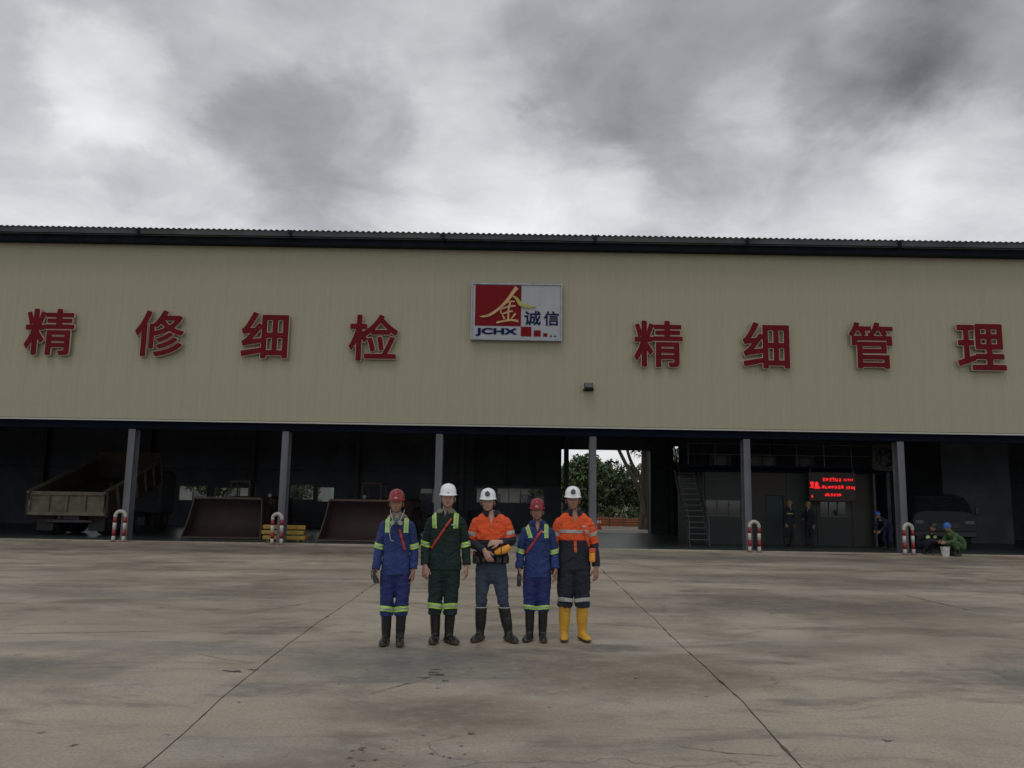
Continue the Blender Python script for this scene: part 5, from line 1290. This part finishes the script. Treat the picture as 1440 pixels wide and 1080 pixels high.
    tm = remesh(b, vox * s, 4, .5)
    wrinkle(tm, .0065 * s, seed + 7, (7, 7, 13), [tuple(S(kne[-1])), tuple(S(kne[1])), tuple(S((0, -.08, .80))), tuple(S((-.1, -.05, .40))), tuple(S((.1, -.05, .40)))], .010 * s, .16 * s)
    tm.materials.clear(); tm.materials.append(M[P['trousers']]); tm.shade_smooth(); tr_ = link('trousers', tm, root)
    for (z, wd, kind_) in P.get('leg_bands', ()):
        for k in (-1, 1):
            h_, kn, an = Vector(hip[k]), Vector(kne[k]), Vector(ank[k]); c0 = kn.lerp(an, (kn.z - z) / (kn.z - an.z)) if z < kn.z else kn.lerp(h_, (z - kn.z) / (h_.z - kn.z))
            up_ = Vector((k * -.10, .18, 1)).normalized(); side_ = pl((0, 0, 0), (k, 0, 0))
            for w2, mt_, ps in (((wd, 'refl', .0045), (wd * .34, 'silver', .006)) if kind_ == 'lime' else ((wd, 'silver', .005),)):
                cut(tm, [pl(S(c0) - up_ * w2 / 2 * s, up_), pl(S(c0) + up_ * w2 / 2 * s, -up_), side_], ps * s, mt_, 'reflective_band', tr_, .005)
    if P.get('belt'):
        z, wd, mt_ = P['belt']; cut(jk, [pl((0, 0, (z - wd / 2) * s), (0, 0, 1)), pl((0, 0, (z + wd / 2) * s), (0, 0, -1))], .008 * s, mt_, 'belt', root, .006)
    # ---- boots
    for k in (-1, 1):
        kn, an = Vector(kne[k]), Vector(ank[k]); fd = Vector(foot[k]).normalized(); bt = P.get('boot_top', .365)
        tp = an.lerp(kn, min(.85, (bt - an.z) / max(.05, kn.z - an.z))) if not P.get('bent') else an.lerp(kn, .5)
        b = MB(); bw = P.get('boot_w', 1.0)
        b.loft([S(tp), S(an.lerp(tp, .5) + Vector((0, .006, 0))), S(an + Vector((0, .002, .02))), S(an - Vector((0, 0, .05)))], [.064 * s * bw, .060 * s * bw, .052 * s, .048 * s], seg=20, sub=4, round_ends=False)
        o_ = an - Vector((0, 0, an.z)) if not P.get('lift') else an - Vector((0, 0, .09)); sd_ = Vector((0, 0, 1)).cross(fd)
        q = lambda f_, z: o_ + fd * f_ + Vector((0, 0, z))
        b.loft([S(q(-.055, .040)), S(q(.0, .050)), S(q(.07, .053)), S(q(.13, .046)), S(q(.185, .036))], [.040 * s, .043 * s, .046 * s, .050 * s, .040 * s], [.034 * s, .050 * s, .050 * s, .040 * s, .030 * s], sd_, 18, 3)
        bm_ = remesh(b, .0085 * s if not simple else .013 * s, 3, .5)
        z0 = S(o_).z; wrinkle(bm_, .0022 * s, seed + k, (8, 8, 26), [tuple(S(an))], .006 * s, .09 * s)
        # flat bottom on the ground
        for v_ in bm_.vertices:
            if v_.co.z < z0 + .010: v_.co.z = z0 + .010
        bm_.materials.clear(); bm_.materials.append(M[P['boots']]); bm_.shade_smooth(); bo = link('boot', bm_, root)
        cut(bm_, [pl((0, 0, z0 + .036 * s), (0, 0, -1))], .0055, P.get('soles', 'sole'), 'sole', bo, .003)
        if P.get('boot_rim'):
            rr = .066 * s * bw; c_ = S(tp); MB().tube([c_ + Vector((rr * math.cos(a), rr * math.sin(a), 0)) for a in (2 * PI * q_ / 22 for q_ in range(22))], .006 * s, 6, True).build('boot_rim', P['boot_rim'], bo, True)
    for v_ in (): pass
    return root

G5 = 'mine workers posing in a row in front of the hall'
STD = dict(jacket='blue', trousers='blue2', boots='bootblk', braces=True, arm_bands=((.93, .062, 'lime'),), leg_bands=((.415, .060, 'lime'),), shirt='beige')
def mk(**k): d = dict(STD); d.update(k); return d
WORK = []
# 1: blue suit, red helmet, respirator hanging at the throat
WORK.append(((-1.325, 9.62, 0), .06, .965, 'leftmost worker of the row, in blue overalls, red helmet and respirator at the throat', mk(helmet='helmred', emblem='emb', fat=.95, seed=1.3, face_w=1.08, head=(-.018, -.015, 1.672), collar='beigedk', vee=1.40,
    straps=((( .035, 1.37), (.105, 1.12), .022, 'strap'),), brace_x=.118, hem=.82, arm_bands=((.92, .060, 'lime'),), curl={-1: 1.1, 1: .8},
    wri={-1: (-.235, -.045, .885), 1: (.215, -.02, .89)}, ank={-1: (-.088, .02, .09), 1: (.080, .0, .09)}, knee={-1: (-.090, -.01, .50), 1: (.090, -.02, .50)}, foot={-1: (-.15, -1, 0), 1: (.08, -1, 0)})))
# 2: tall, bottle green, white helmet
WORK.append(((-.765, 9.78, 0), -.04, 1.005, 'tall worker in dark green overalls and plain white helmet with a red diagonal strap', mk(jacket='green', trousers='green', helmet='white', emblem='signblue', fat=1.06, seed=4.1, skin='skin2',
    straps=(((.075, 1.44), (-.155, 1.09), .024, 'strap'),), brace_x=.120, brace_tilt={-1: .10, 1: 0}, arm_bands=((1.0, .058, 'lime'),), collar='beigedk', shirt='beigedk', vee=1.462, cdrop=.028, head=(.02, -.02, 1.675), yaw=.12, roll=.0, hem=.84, leg_end=.33, torso_w=1.03,
    wri={-1: (-.225, -.075, .90), 1: (.262, -.01, .90)}, palm={-1: (.4, .9, 0), 1: (-1, .3, 0)}, curl={-1: .7, 1: .6}, ank={-1: (-.090, .02, .09), 1: (.068, .02, .09)}, knee={-1: (-.100, -.02, .49), 1: (.085, -.015, .49)}, foot={-1: (-.08, -1, 0), 1: (.75, -1, 0)}, leg_bands=((.42, .060, 'lime'),))))
# 3: orange shirt, jeans, arms folded low
WORK.append(((-.225, 9.97, 0), .0, .985, 'middle worker with folded forearms, orange shirt, blue jeans and tall black boots', mk(jacket='orange', jacket_low='navycloth', split=1.215, sleeve='orange', sleeve_low='navycloth', sleeve_split=.86, braces=False, helmet='white', lamp=True, fat=1.10, torso_w=1.05, belly=.03, seed=8.7, skin='skin2', face_w=1.08,
    arm_bands=((.62, .045, 'silver'),), leg_bands=(), trousers='jeans', up=.035, hem=.93, belt=(.985, .06, 'black'), collar='navycloth', shirt='skin2', head=(-.045, -.02, 1.668), neck=(-.02, .005, 1.50), yaw=-.05, leg_w=.93, cuff=.040,
    sho={-1: (-.178, .01, 1.425), 1: (.178, .01, 1.425)}, elb={-1: (-.250, -.015, 1.18), 1: (.252, -.02, 1.21)}, wri={-1: (-.075, -.215, 1.10), 1: (.125, -.235, 1.20)},
    hand_dir={-1: (.45, -.25, -.75), 1: (-1, -.12, -.10)}, palm={-1: (.3, .9, .1), 1: (0, .75, -.6)}, curl={-1: .8, 1: 1.0}, thumb={-1: 1, 1: 1},
    pelvis=(.01, .01, .93), hip={-1: (-.085, .01, .88), 1: (.105, .01, .88)}, knee={-1: (-.100, -.03, .50), 1: (.160, -.02, .50)}, ank={-1: (-.110, .0, .09), 1: (.235, .0, .09)}, foot={-1: (-.45, -1, 0), 1: (.55, -1, 0)}, ankle_w=.064, leg_end=.36, boot_top=.405, boot_w=1.15, boot_rim='silver')))
# 4: short, blue, red helmet
WORK.append(((.345, 10.02, 0), -.05, .925, 'shortest worker, in blue overalls and red helmet, a red strap across his chest', mk(helmet='helmred', emblem='emb', fat=1.0, seed=12.2,
    straps=(((.055, 1.43), (-.14, 1.13), .026, 'strap'),), brace_x=.115, shirt='skin', brace_tilt={-1: .35, 1: .02}, arm_bands=((.96, .056, 'lime'), ), head=(-.01, -.03, 1.665), yaw=-.03, hem=.81, collar='blue', cuff=.052,
    wri={-1: (-.235, -.05, .93), 1: (.240, -.03, .93)}, curl={-1: 1.0, 1: .6}, ank={-1: (-.090, .02, .09), 1: (.078, .02, .09)}, knee={-1: (-.092, -.01, .50), 1: (.084, -.01, .50)}, foot={-1: (-.3, -1, 0), 1: (.12, -1, 0)}, leg_bands=((.425, .050, 'lime'),), leg_end=.385, boot_top=.385)))
# 5: orange and navy, yellow boots
WORK.append(((.80, 10.12, 0), .04, 1.005, 'worker in orange and navy suit with bright yellow rubber boots, rightmost of the row', mk(jacket='orange', jacket_low='navycloth', split=1.195, sleeve='orange', sleeve_low='navycloth', sleeve_split=.94, braces=False, helmet='white', lamp=True, fat=1.12, torso_w=1.0, seed=17.9, skin='skin', up=.028, face_w=1.0,
    chest_bands=((1.30, .040, 'silver'),), arm_bands=((.52, .045, 'silver'),), straps=(((.0, 1.19), (.005, 1.05), .034, 'straporange'), ((.05, 1.44), (.185, 1.12), .026, 'straporange')), collar='navycloth', shirt='skin', trousers='navycloth', hem=.84,
    head=(-.02, -.015, 1.675), yaw=-.08, leg_bands=((.475, .045, 'silver'),), leg_end=.40, leg_w=1.15, boots='bootyel', boot_top=.43, boot_w=1.16,
    wri={-1: (-.262, -.02, .90), 1: (.268, -.05, .885)}, palm={-1: (1, .3, 0), 1: (-.6, .8, 0)}, ank={-1: (-.115, .0, .09), 1: (.105, .0, .09)}, knee={-1: (-.108, -.015, .50), 1: (.102, -.015, .50)}, foot={-1: (-.10, -1, 0), 1: (.28, -1, 0)})))
for (loc, rz, s_, lab, P_) in WORK: person(loc, rz, s_, lab, G5, P_)
#MORE2
wk = [o for o in bpy.data.objects if o.name.startswith('person') and o.parent is None]
# respirator and its straps on the first worker
w1, w2, w3, w4, w5 = wk[:5]
rp = MB().ellip((0, -.145, 1.405), (.048, .035, .045), None, 16, 10).build('respirator', 'teal', w1, True)
for k in (-1, 1):
    MB().cyl((k * .045, -.172, 1.395), (k * .6, -1, -.1), .026, .022, 16).build('filter', 'filt', rp)
    MB().loft([(k * .04, -.15, 1.42), (k * .072, -.11, 1.50), (k * .082, -.04, 1.545)], .0035, .002, seg=6, sub=3).build('mask_strap', 'emb', rp)
MB().loft([(-.055, -.135, 1.37), (-.075, -.138, 1.30), (-.06, -.14, 1.20), (-.02, -.142, 1.185)], .003, seg=6, sub=4).build('cord', 'emb', w1)
for (w_, k, x, z) in ((w2, 1, .105, 1.375), (w4, 1, .075, 1.30), (w5, 1, .105, 1.37)):
    MB().bbox(x - .02, x + .02, -.137, -.128, z - .008, z + .008, .002).build('chest_badge', 'emb', w_)
# belt pouches, yellow rescuer pouch, orange hip pouch
for (x, y, a, b, c) in ((-.15, -.10, .03, .03, .045), (-.08, -.155, .028, .022, .035), (.10, -.155, .035, .022, .04), (.175, -.09, .03, .04, .05), (-.19, -.02, .028, .04, .06)):
    MB().bbox(x - a, x + a, y - b, y + b, .965 - c, .965 + c, .012).build('belt_pouch', 'black', w3)
MB().bbox(-.215, -.180, -.06, .0, .985, 1.06, .01).build('belt_pouch', 'strap', w3)
def thing_mesh(name, mb_, mt, loc, label, cat, rz=0):
    r_ = empty(name, loc, rz); tag(r_, label, cat); o_ = mb_.build('body', mt, r_, True); angle_smooth(o_); return r_
r = thing_mesh('rescuer_pouch', MB().loft([(-.07, 0, -.02), (-.02, 0, 0), (.04, 0, .02), (.085, 0, .055)], [.028, .042, .045, .030], [.022, .030, .030, .020], (0, 0, 1), 14, 3), 'yellowbag', (-.09, 9.745, 1.075), 'yellow orange pouch held against his belly by the worker in jeans', 'pouch')
MB().box(-.01, .0, -.034, -.028, -.035, .045).build('buckle', 'black', r)
r = thing_mesh('gas_detector', MB().cyl((0, 0, -.02), (.3, -.15, -1), .030, .10, 18).cyl((-.012, .004, .045), (.3, -.15, -1), .024, .05, 18), 'black', (-1.545, 9.53, .775), 'small dark cylindrical instrument held low in the hand of the leftmost worker', 'instrument')
MB().cyl((.02, -.010, -.078), (.3, -.15, -1), .027, .014, 18).build('lens_ring', 'lens', r); MB().loft([(0, 0, .06), (-.03, .0, .09), (-.05, 0, .04), (-.04, 0, -.03)], .004, seg=6, sub=4).build('wrist_cord', 'black', r)
r = thing_mesh('hand_radio', MB().bbox(-.025, .025, -.018, .018, -.09, .06, .008), 'black', (.125, 9.945, .735), 'black handheld radio held at the thigh by the short worker in blue', 'radio')
MB().cyl((-.012, 0, .09), (0, 0, 1), .006, .07, 8).build('aerial', 'black', r); MB().box(-.015, .015, -.021, -.0185, 0, .035).build('display', 'lens', r)
r = empty('hip_pouch', (1.015, 10.02, 1.04)); tag(r, 'orange pouch hanging from the strap at the hip of the worker in yellow boots', 'pouch')
MB().bbox(-.035, .035, -.03, .03, -.10, .07, .014).build('body', 'yellowbag', r); MB().bbox(-.037, .037, -.036, -.028, .02, .072, .003).build('flap', 'straporange', r)

# ---- workers inside the hall
BG = 'workers in the dark hall behind'
dark = dict(jacket='navycloth', trousers='navycloth', boots='bootblk', helmet='helmyel', braces=False, arm_bands=(), leg_bands=(), hem=.84)
person((11.2, 32.6, .036), .5, .985, 'standing worker in dark overalls and yellow helmet before the cabin door', BG, {**dark, 'seed': 21., 'chest_bands': ((1.30, .03, 'refl'),)}, True)
person((12.1, 32.9, .036), -.9, .965, 'worker in dark overalls with orange brown helmet turned left, below the red LED board', BG, {**dark, 'seed': 24., 'helmet': 'helmyel', 'yaw': -.3,
    'elb': {-1: (-.20, -.12, 1.16), 1: (.222, .035, 1.14)}, 'wri': {-1: (-.10, -.30, 1.10), 1: (.232, -.03, .885)}, 'hand_dir': {-1: (.3, -1, 0), 1: (0, -.1, -1)}}, True)
# bending man in blue near the sixth column: leans forward towards the left
person((14.62, 31.6, .036), -1.15, .96, 'worker in blue overalls and light blue helmet bending forward beside the sixth column', BG,
       dict(jacket='bluedk', trousers='bluedk', boots='bootblk', helmet='helmblue', bent=True, seed=31., pelvis=(0, .12, .84), chest=(0, -.16, 1.10), neck=(0, -.33, 1.22), head=(0, -.46, 1.33), pitch=.25, back=(0, .05, .06),
            sho={-1: (-.15, -.26, 1.14), 1: (.15, -.26, 1.14)}, elb={-1: (-.20, -.34, .90), 1: (.20, -.34, .90)}, wri={-1: (-.13, -.50, .72), 1: (.13, -.50, .72)}, hand_dir={-1: (.2, -.7, -.6), 1: (-.2, -.7, -.6)},
            hip={-1: (-.09, .12, .82), 1: (.09, .12, .82)}, knee={-1: (-.12, -.06, .48), 1: (.12, .02, .47)}, ank={-1: (-.12, .04, .09), 1: (.12, .12, .09)}), True)
# crouching man in green, facing left
CR = dict(bent=True, pelvis=(0, .16, .30), chest=(0, -.04, .56), neck=(0, -.20, .74), head=(0, -.28, .86), pitch=.30, back=(0, .10, .03),
          sho={-1: (-.165, -.12, .66), 1: (.165, -.12, .66)}, elb={-1: (-.20, -.28, .46), 1: (.20, -.28, .46)}, wri={-1: (-.10, -.48, .42), 1: (.10, -.48, .42)}, hand_dir={-1: (.2, -1, -.1), 1: (-.2, -1, -.1)},
          hip={-1: (-.09, .15, .28), 1: (.09, .15, .28)}, knee={-1: (-.17, -.26, .44), 1: (.17, -.26, .44)}, ank={-1: (-.13, .0, .10), 1: (.13, .0, .10)}, foot={-1: (-.25, -1, 0), 1: (.25, -1, 0)})
person((15.48, 28.35, 0), -1.25, 1.12, 'crouching worker in green clothes and bright blue helmet, beside a white bucket', BG,
       {**CR, 'jacket': 'workgreen', 'trousers': 'workgreen', 'boots': 'bootblk', 'helmet': 'helmblue', 'seed': 41., 'torso_w': 1.25, 'skin': 'skin'}, True)
person((14.72, 28.9, .036), .55, 1.06, 'crouching worker in dark clothes with lime strips facing the man in the blue helmet', BG,
       {**CR, 'jacket': 'navycloth', 'trousers': 'navycloth', 'boots': 'bootblk', 'helmet': 'black', 'seed': 43., 'braces': False, 'arm_bands': ((.6, .08, 'lime'),)}, True)
r = empty('white_bucket', (15.03, 28.2, 0)); tag(r, 'white plastic bucket on the ground in front of the crouching worker', 'bucket')
n = 22; prof = [(.115, .0), (.15, .30), (.158, .30), (.158, .32), (.145, .32), (.108, .012), (.001, .012)]
angle_smooth(MB().rings([[Vector((q * math.cos(t), q * math.sin(t), z)) for t in (2 * PI * k / n for k in range(n))] for q, z in prof], caps=False).build('shell', 'whitedirty', r))
MB().tube([(.155 * math.cos(a), -.02 - .15 * math.sin(a), .30 - .12 * math.sin(a)) for a in (PI * k / 12 for k in range(13))], .004, 6).build('handle', 'steel_dk', r)
#MORE3
